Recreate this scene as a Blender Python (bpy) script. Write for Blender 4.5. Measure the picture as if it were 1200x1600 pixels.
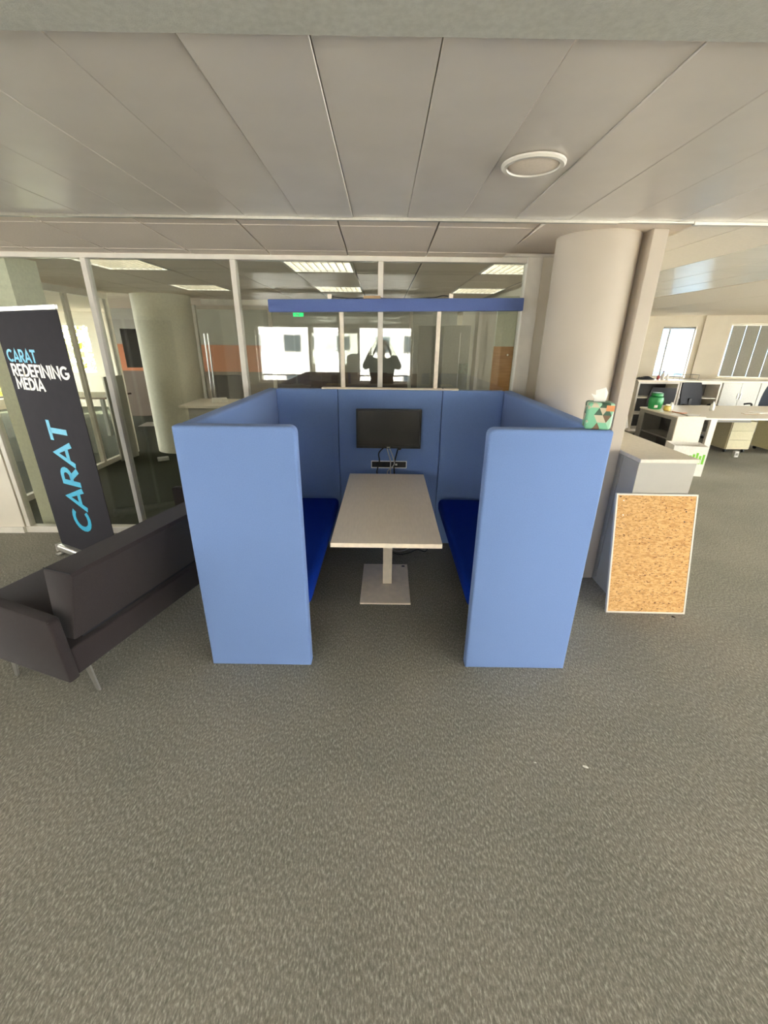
import bpy, bmesh, math, random
from mathutils import Vector, Matrix
random.seed(7)
for o in list(bpy.data.objects): bpy.data.objects.remove(o)
SC = bpy.context.scene
COL = SC.collection
R = math.radians

# ------------------------------------------------------------------ camera
cam_d = bpy.data.cameras.new('camera'); cam = bpy.data.objects.new('camera', cam_d); COL.objects.link(cam)
cam_d.sensor_fit = 'HORIZONTAL'; cam_d.sensor_width = 36.0; cam_d.lens = 659.84 / 1200 * 36.0
cam_d.clip_start = 0.02; cam_d.clip_end = 300
_p, _r, _y = 0.384636, 0.01126, -0.0068275
_F = Vector((0, math.cos(_p), -math.sin(_p))); _U = Vector((0, math.sin(_p), math.cos(_p))); _X = Vector((1, 0, 0))
_X2 = math.cos(_r) * _X + math.sin(_r) * _U; _U2 = math.cos(_r) * _U - math.sin(_r) * _X
_Z = Matrix.Rotation(_y, 3, 'Z'); _X2 = _Z @ _X2; _U2 = _Z @ _U2; _F = _Z @ _F
cam.matrix_world = Matrix(((_X2.x, _U2.x, -_F.x, 0), (_X2.y, _U2.y, -_F.y, 0), (_X2.z, _U2.z, -_F.z, 1.77), (0, 0, 0, 1)))
SC.camera = cam

# ------------------------------------------------------------------ world, sun, exposure
W = bpy.data.worlds.new('world'); SC.world = W; W.use_nodes = True
bg = W.node_tree.nodes['Background']; bg.inputs[0].default_value = (1.0, 0.99, 0.972, 1); bg.inputs[1].default_value = 5.0
sd = bpy.data.lights.new('sun', 'SUN'); sd.energy = 14.0; sd.angle = R(2); sd.color = (1, 0.95, 0.86)
sun = bpy.data.objects.new('sun', sd); COL.objects.link(sun)
sun.rotation_euler = (R(-38), 0, R(-20))
SC.view_settings.view_transform = 'Standard'; SC.view_settings.look = 'None'
SC.view_settings.exposure = 1.95; SC.view_settings.gamma = 1.0; SC.view_settings.use_curve_mapping = False
SC.cycles.max_bounces = 14; SC.cycles.diffuse_bounces = 8; SC.cycles.transparent_max_bounces = 24
SC.cycles.sample_clamp_indirect = 8.0
SC.cycles.caustics_reflective = False; SC.cycles.caustics_refractive = False
def portal(x, y, z, w, h, rz):
    d = bpy.data.lights.new('portal', 'AREA'); d.shape = 'RECTANGLE'; d.size = w; d.size_y = h
    d.cycles.is_portal = True
    o = bpy.data.objects.new('window_portal', d); COL.objects.link(o)
    o.location = (x, y, z); o.rotation_euler = (R(90), 0, rz)      # rz 0: shines towards +Y
BACK_WINDOWS = [(-3.02, -1.74), (-1.70, -1.02), (-0.60, 0.72)]                 # behind the camera, the two that the glass mirrors
GLAZ_BACK = [(3.4, 5.1), (5.2, 6.9), (7.0, 8.7), (8.8, 10.6)]   # same wall, unseen glazing added for more interior light
GLAZ_LEFT = [(-0.1, 1.7), (1.8, 3.6)]                          # left outer wall
GLAZ_RIGHT = [(-3.0, -0.9), (-0.8, 1.3), (1.4, 3.5), (3.6, 5.7), (5.8, 7.9)]  # right outer wall, unseen tall glazing added to brighten the right side
FAR_WINDOWS = [(-9.3, -7.7), (-7.1, -5.5)]
FA = Vector((5.6, 11.6, 0)); FD = Vector((0.9207, -0.3903, 0)); FN = Vector((0.3903, 0.9207, 0)); FRZ = math.atan2(FD.y, FD.x)
FAC_WINDOWS = [(1.28, 1.97, 1.0, 2.16), (2.61, 4.3, 1.03, 2.22)]
for a, b in BACK_WINDOWS: portal((a + b) / 2, -3.36, 1.48, b - a, 1.24, 0)
portal(7.0, -3.36, 1.3, 7.3, 2.1, 0)
portal(-7.16, 1.75, 1.3, 3.8, 2.1, R(-90))
portal(9.96, 2.45, 1.3, 11.0, 2.1, R(90))
portal(-10.16, 8.0, 1.3, 7.6, 2.1, R(-90))
portal(-7.4, 12.16, 1.5, 3.9, 1.2, math.pi)
_c = FA + FD * 2.8 + FN * 0.3; portal(_c.x, _c.y, 1.6, 3.2, 1.3, FRZ + math.pi)

# ------------------------------------------------------------------ materials
def s2l(c):
    f = lambda v: v / 12.92 if v <= 0.04045 else ((v + 0.055) / 1.055) ** 2.4
    return tuple(f(v / 255) for v in c) + (1,)
MATS = {}
def mat(name, c, rough=0.6, c2=None, scale=40, metal=0.0, bump=0.0, bscale=None, stretch=(1, 1, 1), spec=0.5, sheen=0.0, detail=3, lo=0.35, hi=0.65, emit=0.0, dist=0.01):
    if name in MATS: return MATS[name]
    m = bpy.data.materials.new(name); m.use_nodes = True; MATS[name] = m
    nt = m.node_tree; N = nt.nodes; Lk = nt.links; P = N['Principled BSDF']
    P.inputs['Base Color'].default_value = s2l(c); P.inputs['Roughness'].default_value = rough
    P.inputs['Metallic'].default_value = metal; P.inputs['Specular IOR Level'].default_value = spec
    if sheen:
        P.inputs['Sheen Weight'].default_value = sheen; P.inputs['Sheen Roughness'].default_value = 0.5
    if emit:
        P.inputs['Emission Color'].default_value = s2l(c); P.inputs['Emission Strength'].default_value = emit
    tc = N.new('ShaderNodeTexCoord'); mp = N.new('ShaderNodeMapping'); mp.inputs['Scale'].default_value = stretch
    Lk.new(tc.outputs['Object'], mp.inputs['Vector'])
    c2 = c2 or tuple(max(0, v * 0.96) for v in c)
    nz = N.new('ShaderNodeTexNoise'); nz.inputs['Scale'].default_value = scale; nz.inputs['Detail'].default_value = detail
    Lk.new(mp.outputs[0], nz.inputs['Vector'])
    rp = N.new('ShaderNodeValToRGB'); rp.color_ramp.elements[0].color = s2l(c2); rp.color_ramp.elements[1].color = s2l(c)
    rp.color_ramp.elements[0].position = lo; rp.color_ramp.elements[1].position = hi
    Lk.new(nz.outputs['Fac'], rp.inputs[0]); Lk.new(rp.outputs[0], P.inputs['Base Color'])
    if bump:
        n2 = N.new('ShaderNodeTexNoise'); n2.inputs['Scale'].default_value = bscale or scale; n2.inputs['Detail'].default_value = 2
        Lk.new(mp.outputs[0], n2.inputs['Vector'])
        b = N.new('ShaderNodeBump'); b.inputs['Strength'].default_value = bump; b.inputs['Distance'].default_value = dist
        Lk.new(n2.outputs['Fac'], b.inputs['Height']); Lk.new(b.outputs[0], P.inputs['Normal'])
    return m
def glass_mat(name, tint, refl=0.045):
    m = bpy.data.materials.new(name); m.use_nodes = True; nt = m.node_tree; N = nt.nodes; Lk = nt.links
    N.remove(N['Principled BSDF']); out = N['Material Output']
    t = N.new('ShaderNodeBsdfTransparent'); t.inputs[0].default_value = tint
    g = N.new('ShaderNodeBsdfGlossy'); g.inputs['Roughness'].default_value = 0.0; g.inputs[0].default_value = (1, 1, 1, 1)
    lw = N.new('ShaderNodeLayerWeight'); lw.inputs[0].default_value = 0.5
    pw = N.new('ShaderNodeMath'); pw.operation = 'POWER'; pw.inputs[1].default_value = 5
    Lk.new(lw.outputs['Facing'], pw.inputs[0])
    ma = N.new('ShaderNodeMath'); ma.operation = 'MULTIPLY_ADD'; ma.inputs[1].default_value = 1 - refl; ma.inputs[2].default_value = refl
    Lk.new(pw.outputs[0], ma.inputs[0])
    mx = N.new('ShaderNodeMixShader'); Lk.new(ma.outputs[0], mx.inputs[0]); Lk.new(t.outputs[0], mx.inputs[1]); Lk.new(g.outputs[0], mx.inputs[2])
    Lk.new(mx.outputs[0], out.inputs['Surface']); MATS[name] = m; return m

def carpet_mat():
    m = bpy.data.materials.new('carpet'); m.use_nodes = True; MATS['carpet'] = m
    nt = m.node_tree; N = nt.nodes; Lk = nt.links; P = N['Principled BSDF']
    P.inputs['Roughness'].default_value = 0.95; P.inputs['Specular IOR Level'].default_value = 0.15
    tc = N.new('ShaderNodeTexCoord'); mp = N.new('ShaderNodeMapping'); mp.inputs['Rotation'].default_value = (0, 0, R(28)); mp.inputs['Scale'].default_value = (1.0, 0.38, 1)
    Lk.new(tc.outputs['Object'], mp.inputs['Vector'])
    n1 = N.new('ShaderNodeTexNoise'); n1.inputs['Scale'].default_value = 150; n1.inputs['Detail'].default_value = 4; n1.inputs['Roughness'].default_value = 0.65
    Lk.new(mp.outputs[0], n1.inputs['Vector'])
    r1 = N.new('ShaderNodeValToRGB'); e = r1.color_ramp.elements
    e[0].position = 0.30; e[0].color = s2l((108, 107, 98)); e[1].position = 0.72; e[1].color = s2l((194, 191, 179))
    x = e.new(0.52); x.color = s2l((141, 139, 129))
    Lk.new(n1.outputs['Fac'], r1.inputs[0])
    n2 = N.new('ShaderNodeTexNoise'); n2.inputs['Scale'].default_value = 1.6; n2.inputs['Detail'].default_value = 3
    Lk.new(tc.outputs['Object'], n2.inputs['Vector'])
    r2 = N.new('ShaderNodeValToRGB'); r2.color_ramp.elements[0].color = (0.90, 0.90, 0.88, 1); r2.color_ramp.elements[1].color = (1.05, 1.02, 1.0, 1)
    r2.color_ramp.elements[0].position = 0.35; r2.color_ramp.elements[1].position = 0.65
    Lk.new(n2.outputs['Fac'], r2.inputs[0])
    mx = N.new('ShaderNodeMix'); mx.data_type = 'RGBA'; mx.blend_type = 'MULTIPLY'; mx.inputs[0].default_value = 1
    Lk.new(r1.outputs[0], mx.inputs[6]); Lk.new(r2.outputs[0], mx.inputs[7]); Lk.new(mx.outputs[2], P.inputs['Base Color'])
    b = N.new('ShaderNodeBump'); b.inputs['Strength'].default_value = 0.55; b.inputs['Distance'].default_value = 0.006
    Lk.new(n1.outputs['Fac'], b.inputs['Height']); Lk.new(b.outputs[0], P.inputs['Normal'])
    return m
carpet_mat()
glass_mat('glass_partition', (0.955, 0.97, 0.945, 1), 0.05)
glass_mat('glass_window', (0.98, 0.99, 0.985, 1), 0.04)
M = MATS
mat('wall_paint', (228, 220, 203), 0.75, (222, 214, 197), 3, bump=0.05, bscale=300)
mat('wall_grey', (168, 166, 156), 0.8, scale=3)
mat('column_paint', (194, 183, 167), 0.7, (189, 178, 162), 2, bump=0.06, bscale=260)
mat('frame_white', (226, 220, 208), 0.45, scale=8)
mat('plank_metal', (222, 214, 203), 0.30, (217, 209, 198), 5, bump=0.02, bscale=900, spec=0.6)
mat('plank_gloss', (222, 220, 210), 0.26, (216, 214, 205), 5, spec=0.8, bump=0.35, bscale=9, stretch=(0.25, 1, 1), dist=0.01)
mat('panel_white', (236, 228, 212), 0.75, (231, 223, 207), 40)
mat('plaster', (196, 195, 184), 0.9, (186, 185, 174), 60, bump=0.35, bscale=220, dist=0.004)
mat('tile_white', (240, 226, 208), 0.8, (234, 220, 202), 90, bump=0.1, bscale=400)
mat('joint_dark', (116, 112, 102), 0.7)
mat('trim_metal', (206, 202, 190), 0.3, metal=0.55)
mat('booth_blue', (122, 150, 204), 0.9, (113, 141, 195), 260, bump=0.25, bscale=900, sheen=0.12, dist=0.002, spec=0.2)
mat('bar_blue', (98, 116, 172), 0.9, (90, 108, 163), 260, bump=0.2, bscale=900, sheen=0.2, dist=0.002, spec=0.2)
mat('seat_blue', (6, 48, 150), 0.85, (4, 40, 130), 200, bump=0.2, bscale=800, dist=0.002, spec=0.12)
mat('dark_base', (26, 28, 36), 0.8)
mat('laminate', (236, 226, 211), 0.38, (230, 220, 205), 14, stretch=(6, 1, 1))
mat('edge_cream', (246, 233, 212), 0.5)
mat('white_powder', (248, 236, 218), 0.4, scale=20)
mat('black_plastic', (18, 18, 19), 0.35)
mat('screen', (12, 12, 13), 0.22, spec=0.6)
mat('cable_black', (20, 20, 22), 0.5)
mat('cable_grey', (190, 190, 190), 0.5)
mat('banner_black', (36, 33, 39), 0.8, (33, 30, 36), 12, spec=0.2)
mat('print_cyan', (22, 172, 212), 0.5)
mat('print_white', (240, 236, 226), 0.5)
mat('alu', (196, 194, 188), 0.3, metal=0.8)
mat('chrome', (210, 210, 208), 0.12, metal=1.0)
mat('sofa_fabric', (55, 48, 48), 0.95, (44, 38, 39), 320, bump=0.35, bscale=700, sheen=0.15, dist=0.002, spec=0.15)
mat('grey_laminate', (176, 172, 162), 0.5, (172, 168, 158), 6)
mat('top_white', (226, 218, 202), 0.4)
mat('brown_wood', (118, 92, 70), 0.5, (98, 74, 55), 7, stretch=(1, 1, 8))
mat('honey_wood', (196, 148, 92), 0.45, (180, 130, 76), 6, stretch=(1, 1, 8))
mat('orange_paint', (196, 122, 80), 0.7)
mat('blind_grey', (168, 168, 158), 0.8)
mat('facade_white', (236, 234, 228), 0.9, scale=0.6)
mat('window_dark', (74, 84, 90), 0.15)
mat('facade_blue', (62, 96, 120), 0.4)
mat('concrete', (150, 150, 146), 0.9)
mat('asphalt', (90, 90, 92), 0.9)
mat('leaf_yellow', (190, 178, 52), 0.7, (140, 150, 40), 9)
mat('bark', (84, 66, 50), 0.9, scale=12)
mat('green_plastic', (34, 138, 74), 0.35)
mat('yellow_plastic', (214, 186, 92), 0.5)
mat('white_plastic', (232, 230, 224), 0.4)
mat('red_plastic', (150, 40, 36), 0.5)
mat('cardboard', (188, 160, 120), 0.8, scale=20)
mat('paper', (238, 236, 230), 0.8)
mat('print_green', (128, 204, 64), 0.6)
mat('cream_metal', (222, 214, 178), 0.5)
mat('grey_metal', (150, 148, 142), 0.4, metal=0.3)
mat('dark_interior', (84, 84, 82), 0.8)
mat('chair_mesh', (48, 50, 56), 0.8)
mat('chair_blue', (96, 108, 128), 0.8)
mat('exit_green', (40, 190, 110), 0.5, emit=0.6)
mat('louvre_mirror', (226, 224, 216), 0.18, metal=0.9)
mat('lamp_white', (238, 236, 228), 0.5)
mat('lamp_glow', (255, 248, 232), 0.5, emit=1.6)
mat('cloth_dark', (52, 44, 38), 0.9, (44, 37, 32), 60)
mat('skin', (178, 132, 106), 0.6)
mat('hair', (40, 30, 24), 0.7)
mat('debris_light', (206, 196, 176), 0.8)
mat('debris_dark', (58, 52, 46), 0.8)

def cork_mat():
    m = mat('cork', (222, 178, 118), 0.85, (196, 146, 86), 34, bump=0.2, bscale=120, stretch=(1, 1, 2.6), detail=5, lo=0.36, hi=0.6)
    nt = m.node_tree; N = nt.nodes; Lk = nt.links; P = N['Principled BSDF']
    src = P.inputs['Base Color'].links[0].from_socket
    mp = N['Mapping']
    n = N.new('ShaderNodeTexNoise'); n.inputs['Scale'].default_value = 62; n.inputs['Detail'].default_value = 2
    Lk.new(mp.outputs[0], n.inputs['Vector'])
    r = N.new('ShaderNodeValToRGB'); r.color_ramp.elements[0].position = 0.31; r.color_ramp.elements[0].color = s2l((104, 62, 32))
    r.color_ramp.elements[1].position = 0.40; r.color_ramp.elements[1].color = (1, 1, 1, 1)
    Lk.new(n.outputs['Fac'], r.inputs[0])
    mx = N.new('ShaderNodeMix'); mx.data_type = 'RGBA'; mx.blend_type = 'MULTIPLY'; mx.inputs[0].default_value = 0.9
    Lk.new(src, mx.inputs[6]); Lk.new(r.outputs[0], mx.inputs[7])
    n3 = N.new('ShaderNodeTexNoise'); n3.inputs['Scale'].default_value = 95; n3.inputs['Detail'].default_value = 1
    Lk.new(mp.outputs[0], n3.inputs['Vector'])
    r3 = N.new('ShaderNodeValToRGB'); r3.color_ramp.elements[0].position = 0.70; r3.color_ramp.elements[0].color = (0, 0, 0, 1); r3.color_ramp.elements[1].position = 0.75; r3.color_ramp.elements[1].color = (1, 1, 1, 1)
    Lk.new(n3.outputs['Fac'], r3.inputs[0])
    m2 = N.new('ShaderNodeMix'); m2.data_type = 'RGBA'; Lk.new(r3.outputs[0], m2.inputs[0]); Lk.new(mx.outputs[2], m2.inputs[6]); m2.inputs[7].default_value = s2l((240, 214, 170))
    Lk.new(m2.outputs[2], P.inputs['Base Color'])
cork_mat()
def tissue_mat():
    m = bpy.data.materials.new('tissue_print'); m.use_nodes = True; MATS['tissue_print'] = m
    nt = m.node_tree; N = nt.nodes; Lk = nt.links; P = N['Principled BSDF']; P.inputs['Roughness'].default_value = 0.5
    tc = N.new('ShaderNodeTexCoord'); sx = N.new('ShaderNodeSeparateXYZ'); Lk.new(tc.outputs['Object'], sx.inputs[0])
    ad = N.new('ShaderNodeMath'); ad.operation = 'ADD'; Lk.new(sx.outputs[0], ad.inputs[0]); Lk.new(sx.outputs[1], ad.inputs[1])
    def comb(a, b):
        m1 = N.new('ShaderNodeMath'); m1.operation = 'MULTIPLY'; m1.inputs[1].default_value = a; Lk.new(ad.outputs[0], m1.inputs[0])
        m2 = N.new('ShaderNodeMath'); m2.operation = 'MULTIPLY_ADD'; m2.inputs[1].default_value = b; Lk.new(sx.outputs[2], m2.inputs[0]); Lk.new(m1.outputs[0], m2.inputs[2])
        f = N.new('ShaderNodeMath'); f.operation = 'FLOOR'; Lk.new(m2.outputs[0], f.inputs[0]); return f
    k = 30.0
    cx = N.new('ShaderNodeCombineXYZ')
    for i, (a, b) in enumerate(((0, k), (k * .9, k * .5), (-k * .9, k * .5))): Lk.new(comb(a, b).outputs[0], cx.inputs[i])
    wn = N.new('ShaderNodeTexWhiteNoise'); wn.noise_dimensions = '3D'; Lk.new(cx.outputs[0], wn.inputs['Vector'])
    r = N.new('ShaderNodeValToRGB'); r.color_ramp.interpolation = 'CONSTANT'; e = r.color_ramp.elements
    e[0].color = s2l((128, 196, 158)); e[1].position = 0.34; e[1].color = s2l((58, 92, 72))
    for p, c in ((0.5, (168, 214, 184)), (0.7, (120, 96, 72)), (0.84, (206, 196, 170))): x = e.new(p); x.color = s2l(c)
    Lk.new(wn.outputs['Value'], r.inputs[0]); Lk.new(r.outputs[0], P.inputs['Base Color'])
tissue_mat()

# ------------------------------------------------------------------ geometry helpers
def B(bm, x0, x1, y0, y1, z0, z1, bev=0.0, seg=2):
    vs = [bm.verts.new((x, y, z)) for x in (x0, x1) for y in (y0, y1) for z in (z0, z1)]
    q = [(0, 1, 3, 2), (4, 6, 7, 5), (0, 4, 5, 1), (2, 3, 7, 6), (0, 2, 6, 4), (1, 5, 7, 3)]
    fs = [bm.faces.new([vs[i] for i in f]) for f in q]
    if bev > 0:
        es = list({e for f in fs for e in f.edges})
        bmesh.ops.bevel(bm, geom=es, offset=bev, segments=seg, profile=0.5, affect='EDGES')
    return vs
def CYL(bm, c, r, z0, z1, n=24, r2=None, axis='Z'):
    r2 = r if r2 is None else r2
    def P(a, rr, t):
        u, v = rr * math.cos(a), rr * math.sin(a)
        return {'Z': (c[0] + u, c[1] + v, t), 'Y': (c[0] + u, t, c[1] + v), 'X': (t, c[0] + u, c[1] + v)}[axis]
    a = [bm.verts.new(P(2 * math.pi * i / n, r, z0)) for i in range(n)]
    b = [bm.verts.new(P(2 * math.pi * i / n, r2, z1)) for i in range(n)]
    for i in range(n): bm.faces.new((a[i], a[(i + 1) % n], b[(i + 1) % n], b[i]))
    bm.faces.new(a[::-1]); bm.faces.new(b)
def LATHE(bm, prof, c=(0, 0), n=24):
    rings = [[bm.verts.new((c[0] + r * math.cos(2 * math.pi * i / n), c[1] + r * math.sin(2 * math.pi * i / n), z)) for i in range(n)] for r, z in prof]
    for A, Bq in zip(rings, rings[1:]):
        for i in range(n): bm.faces.new((A[i], A[(i + 1) % n], Bq[(i + 1) % n], Bq[i]))
    bm.faces.new(rings[0][::-1]); bm.faces.new(rings[-1])
def PRISM(bm, poly, d0, d1, axis='Y'):
    """extrude a 2-D polygon; axis Y: poly is (x, z); axis X: (y, z); axis Z: (x, y)"""
    P = {'Y': lambda p, t: (p[0], t, p[1]), 'X': lambda p, t: (t, p[0], p[1]), 'Z': lambda p, t: (p[0], p[1], t)}[axis]
    a = [bm.verts.new(P(p, d0)) for p in poly]; b = [bm.verts.new(P(p, d1)) for p in poly]; n = len(poly)
    bm.faces.new(a[::-1]); bm.faces.new(b)
    for i in range(n): bm.faces.new((a[i], a[(i + 1) % n], b[(i + 1) % n], b[i]))
def TUBE(bm, pts, r, n=8, smooth=6):
    P = [Vector(p) for p in pts]
    if smooth and len(P) > 2:
        Q = []
        for i in range(len(P) - 1):
            p0 = P[max(i - 1, 0)]; p1 = P[i]; p2 = P[i + 1]; p3 = P[min(i + 2, len(P) - 1)]
            for k in range(smooth):
                t = k / smooth
                Q.append(0.5 * ((2 * p1) + (-p0 + p2) * t + (2 * p0 - 5 * p1 + 4 * p2 - p3) * t * t + (-p0 + 3 * p1 - 3 * p2 + p3) * t ** 3))
        P = Q + [P[-1]]
    rings = []
    for i, p in enumerate(P):
        d = (P[min(i + 1, len(P) - 1)] - P[max(i - 1, 0)]).normalized()
        u = d.orthogonal() if i == 0 else (u - d * u.dot(d))
        u.normalize(); w = d.cross(u)
        rings.append([bm.verts.new(p + r * (math.cos(2 * math.pi * k / n) * u + math.sin(2 * math.pi * k / n) * w)) for k in range(n)])
    for A, Bq in zip(rings, rings[1:]):
        for k in range(n): bm.faces.new((A[k], A[(k + 1) % n], Bq[(k + 1) % n], Bq[k]))
    bm.faces.new(rings[0][::-1]); bm.faces.new(rings[-1])
def obj(name, bm, m, parent=None, smooth=False, label=None):
    bmesh.ops.recalc_face_normals(bm, faces=bm.faces)
    me = bpy.data.meshes.new(name); bm.to_mesh(me); bm.free()
    me.materials.append(MATS[m] if isinstance(m, str) else m)
    if smooth:
        me.polygons.foreach_set('use_smooth', [True] * len(me.polygons))
        try: me.set_sharp_from_angle(angle=R(40))
        except Exception: pass
    o = bpy.data.objects.new(name, me); COL.objects.link(o)
    if parent: o.parent = parent
    if label: o['label'] = label
    return o
def box(name, x0, x1, y0, y1, z0, z1, m, parent=None, bev=0.0, seg=2, label=None):
    bm = bmesh.new(); B(bm, x0, x1, y0, y1, z0, z1, bev, seg)
    return obj(name, bm, m, parent, smooth=bev > 0, label=label)
def tube(name, pts, r, m, parent=None, n=8, smooth=6):
    bm = bmesh.new(); TUBE(bm, pts, r, n, smooth); return obj(name, bm, m, parent, smooth=True)
def empty(name, loc=(0, 0, 0), rz=0.0):
    o = bpy.data.objects.new(name, None); COL.objects.link(o); o.location = loc; o.rotation_euler = (0, 0, rz); o.empty_display_size = 0.05
    return o
def tag(o, label, cat, group=None):
    o['label'] = label; o['category'] = cat
    if group: o['group'] = group
    return o
def thing(name, label, cat, loc=(0, 0, 0), rz=0.0, group=None): return tag(empty(name, loc, rz), label, cat, group)
def struct(o, label=None):
    o['kind'] = 'structure'
    if label: o['label'] = label
    return o
def share(src, parent=None, loc=None, rot=None):
    c = src.copy(); COL.objects.link(c); c.parent = parent
    if loc is not None: c.location = loc
    if rot is not None: c.rotation_euler = rot
    return c
def copy_tree(o, parent=None):
    c = o.copy(); COL.objects.link(c); c.parent = parent
    for ch in list(o.children): copy_tree(ch, c)
    return c

# ================================================================== THE ROOM
bm = bmesh.new(); B(bm, -10.2, 11.2, -3.5, 12.3, -0.12, 0.0); struct(obj('floor', bm, 'carpet'), 'grey green speckled office carpet')

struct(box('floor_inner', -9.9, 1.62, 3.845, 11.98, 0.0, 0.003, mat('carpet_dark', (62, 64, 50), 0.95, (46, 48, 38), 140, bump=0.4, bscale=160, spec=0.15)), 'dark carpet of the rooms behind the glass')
# ---- ceiling: slab with planks, tiles, strips, beam
bm = bmesh.new(); B(bm, -10.2, 11.2, -3.5, 12.3, 2.46, 2.6); ceiling = struct(obj('ceiling', bm, 'joint_dark'), 'suspended office ceiling of grey metal planks and pale tiles')
PW = 0.2972
bm = bmesh.new(); B(bm, 0.0008, PW - 0.0008, 1.25, 2.762, 2.400, 2.425, 0.0022, 1); plank = obj('plank', bm, 'plank_metal', ceiling)
first = True
for k in range(-19, 31):
    x = -0.168 + k * PW
    if first: plank.location = (x, 0, 0); first = False; continue
    share(plank, ceiling, (x + (0.0025 if k == 2 else 0), 0, {2: 0.0035, 5: 0.002, -1: -0.0022}.get(k, 0) + random.uniform(-0.0005, 0.0005)), (0, R(random.uniform(-0.05, 0.05)), 0))
# planks behind the beam, over the camera and towards the windows
bm = bmesh.new(); B(bm, 0.002, PW * 2 - 0.002, -3.3, 0.92, 2.402, 2.425, 0.003, 1); pb = obj('plank', bm, 'plank_metal', ceiling); first = True
for k in range(-16, 19):
    x = -0.168 + k * PW * 2
    if first: pb.location = (x, 0, 0); first = False; continue
    share(pb, ceiling, (x, 0, 0))
box('beam', -10.2, 11.2, 0.92, 1.247, 2.386, 2.46, 'plaster', ceiling, 0.004, 1, label='rough plastered beam band across the ceiling')
box('edge_strip', -5.8, 1.30, 2.766, 2.792, 2.388, 2.44, 'trim_metal', ceiling, label='bright metal edge strip')
box('edge_strip', 1.30, 1.72, 2.766, 2.792, 2.392, 2.44, 'trim_metal', ceiling)
box('edge_strip', 1.725, 9.1, 2.766, 2.792, 2.386, 2.44, 'trim_metal', ceiling)
# tiles before the glass, the field dips a little towards the glass
SL = (2.376 - 2.426) / (3.79 - 2.83)
zt = lambda y: 2.426 + (y - 2.83) * SL
TX0 = -0.272; TS = 0.598
for (ya, yb) in ((2.796, 3.022), (3.030, 3.622), (3.630, 3.80)):
    bm = bmesh.new(); B(bm, 0.004, TS - 0.004, -(yb - ya) / 2, (yb - ya) / 2, 0, 0.018, 0.003, 1); t0 = obj('tile', bm, 'tile_white', ceiling); first = True
    yc = (ya + yb) / 2
    for k in range(-8, 2):
        c = t0 if first else share(t0, ceiling); first = False
        c.location = (TX0 + k * TS, yc, zt(yc)); c.rotation_euler = (math.atan(SL), 0, 0)
box('border_strip', 0.932, 1.012, 2.796, 3.8, 2.404, 2.45, 'tile_white', ceiling)
# plasterboard round the column, then the panels of the office to the right
box('ceiling_panel', 1.022, 1.797, 2.796, 3.95, 2.412, 2.45, 'tile_white', ceiling, label='plain plasterboard ceiling around the column')
for a, b, m_ in ((1.807, 2.075, 'panel_white'), (2.083, 2.586, 'panel_white')):
    box('ceiling_panel', a, b, 2.796, 11.9, 2.402, 2.45, m_, ceiling)
bm = bmesh.new(); B(bm, 0.003, 0.4667 - 0.003, 2.796, 11.9, 2.402, 2.43, 0.004, 1); gp = obj('plank', bm, 'plank_gloss', ceiling); gp.location = (2.59, 0, 0)
for k in (1, 2): share(gp, ceiling, (2.59 + 0.4667 * k, 0, 0))
bm = bmesh.new(); B(bm, 0.004, 1.196, 2.796, 11.9, 2.398, 2.43, 0.004, 1); gp = obj('ceiling_panel', bm, 'panel_white', ceiling); gp.location = (3.995, 0, 0)
for k in range(1, 6): share(gp, ceiling, (3.995 + 1.2 * k, 0, 0))
# recessed slot light in the right hand ceiling
box('slot', 4.75, 5.75, 5.60, 5.72, 2.392, 2.399, 'joint_dark', ceiling)
box('slot_trim', 4.75, 5.75, 5.722, 5.76, 2.390, 2.399, 'lamp_white', ceiling)

# ---- the round flush disc in the planks
t = thing('ceiling_speaker', 'round white flush disc in the grey ceiling planks', 'speaker', (0.567, 1.985, 2.40))
bm = bmesh.new(); LATHE(bm, [(0.094, -0.001), (0.098, -0.012), (0.112, -0.012), (0.119, -0.006), (0.119, 0.0)], n=48); obj('rim', bm, 'frame_white', t, True)
bm = bmesh.new(); LATHE(bm, [(0.092, 0.0), (0.092, -0.007), (0.085, -0.009), (0.001, -0.010)][::-1], n=48); obj('grille', bm, 'tile_white', t, True)

# ---- the glass partition behind the booth
wb = struct(empty('wall_back', (0, 3.80, 0)), 'white framed glass partition behind the booth')
MX = [-3.43, -2.33, -1.174, -0.021]
box('head_rail', -3.46, 1.23, -0.035, 0.035, 2.343, 2.384, 'frame_white', wb, 0.003, 1)
box('head_trim', -3.46, 1.66, -0.05, 0.05, 2.384, 2.405, 'frame_white', wb)
box('base_rail', -3.46, 1.13, -0.04, 0.04, 0, 0.062, 'frame_white', wb, 0.003, 1)
for x in MX:
    mu = box('mullion', x - 0.021, x + 0.021, -0.035, 0.035, 0.062, 2.343, 'frame_white', wb, 0.003, 1)
for a, b in zip(MX, MX[1:] + [1.135]):
    box('pane', a + 0.022, b - 0.022, -0.006, 0.006, 0.064, 2.342, 'glass_partition', wb)
box('end_post', 1.117, 1.235, -0.05, 0.05, 0, 2.384, 'frame_white', wb, 0.003, 1)
box('wall_panel', 1.236, 1.62, -0.04, 0.06, 0, 2.40, 'wall_paint', wb)
struct(box('wall_left', -10.1, -3.462, 3.76, 3.87, 0, 2.46, 'wall_paint'), 'white solid wall beside the glass partition')
for x0, x1 in ((-6.5, -3.47),): struct(box('baseboard_left', x0, x1, 3.745, 3.758, 0, 0.06, 'frame_white'))
# column and the pilaster
bm = bmesh.new(); CYL(bm, (1.405, 3.235), 0.257, 0, 2.42, 64); struct(obj('column', bm, 'column_paint', smooth=True), 'thick round cream column beside the booth')
struct(box('wall_right_end', 1.622, 1.716, 2.98, 3.92, 0, 2.42, 'column_paint', bev=0.003, seg=1), 'square cream pilaster right of the round column')

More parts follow.
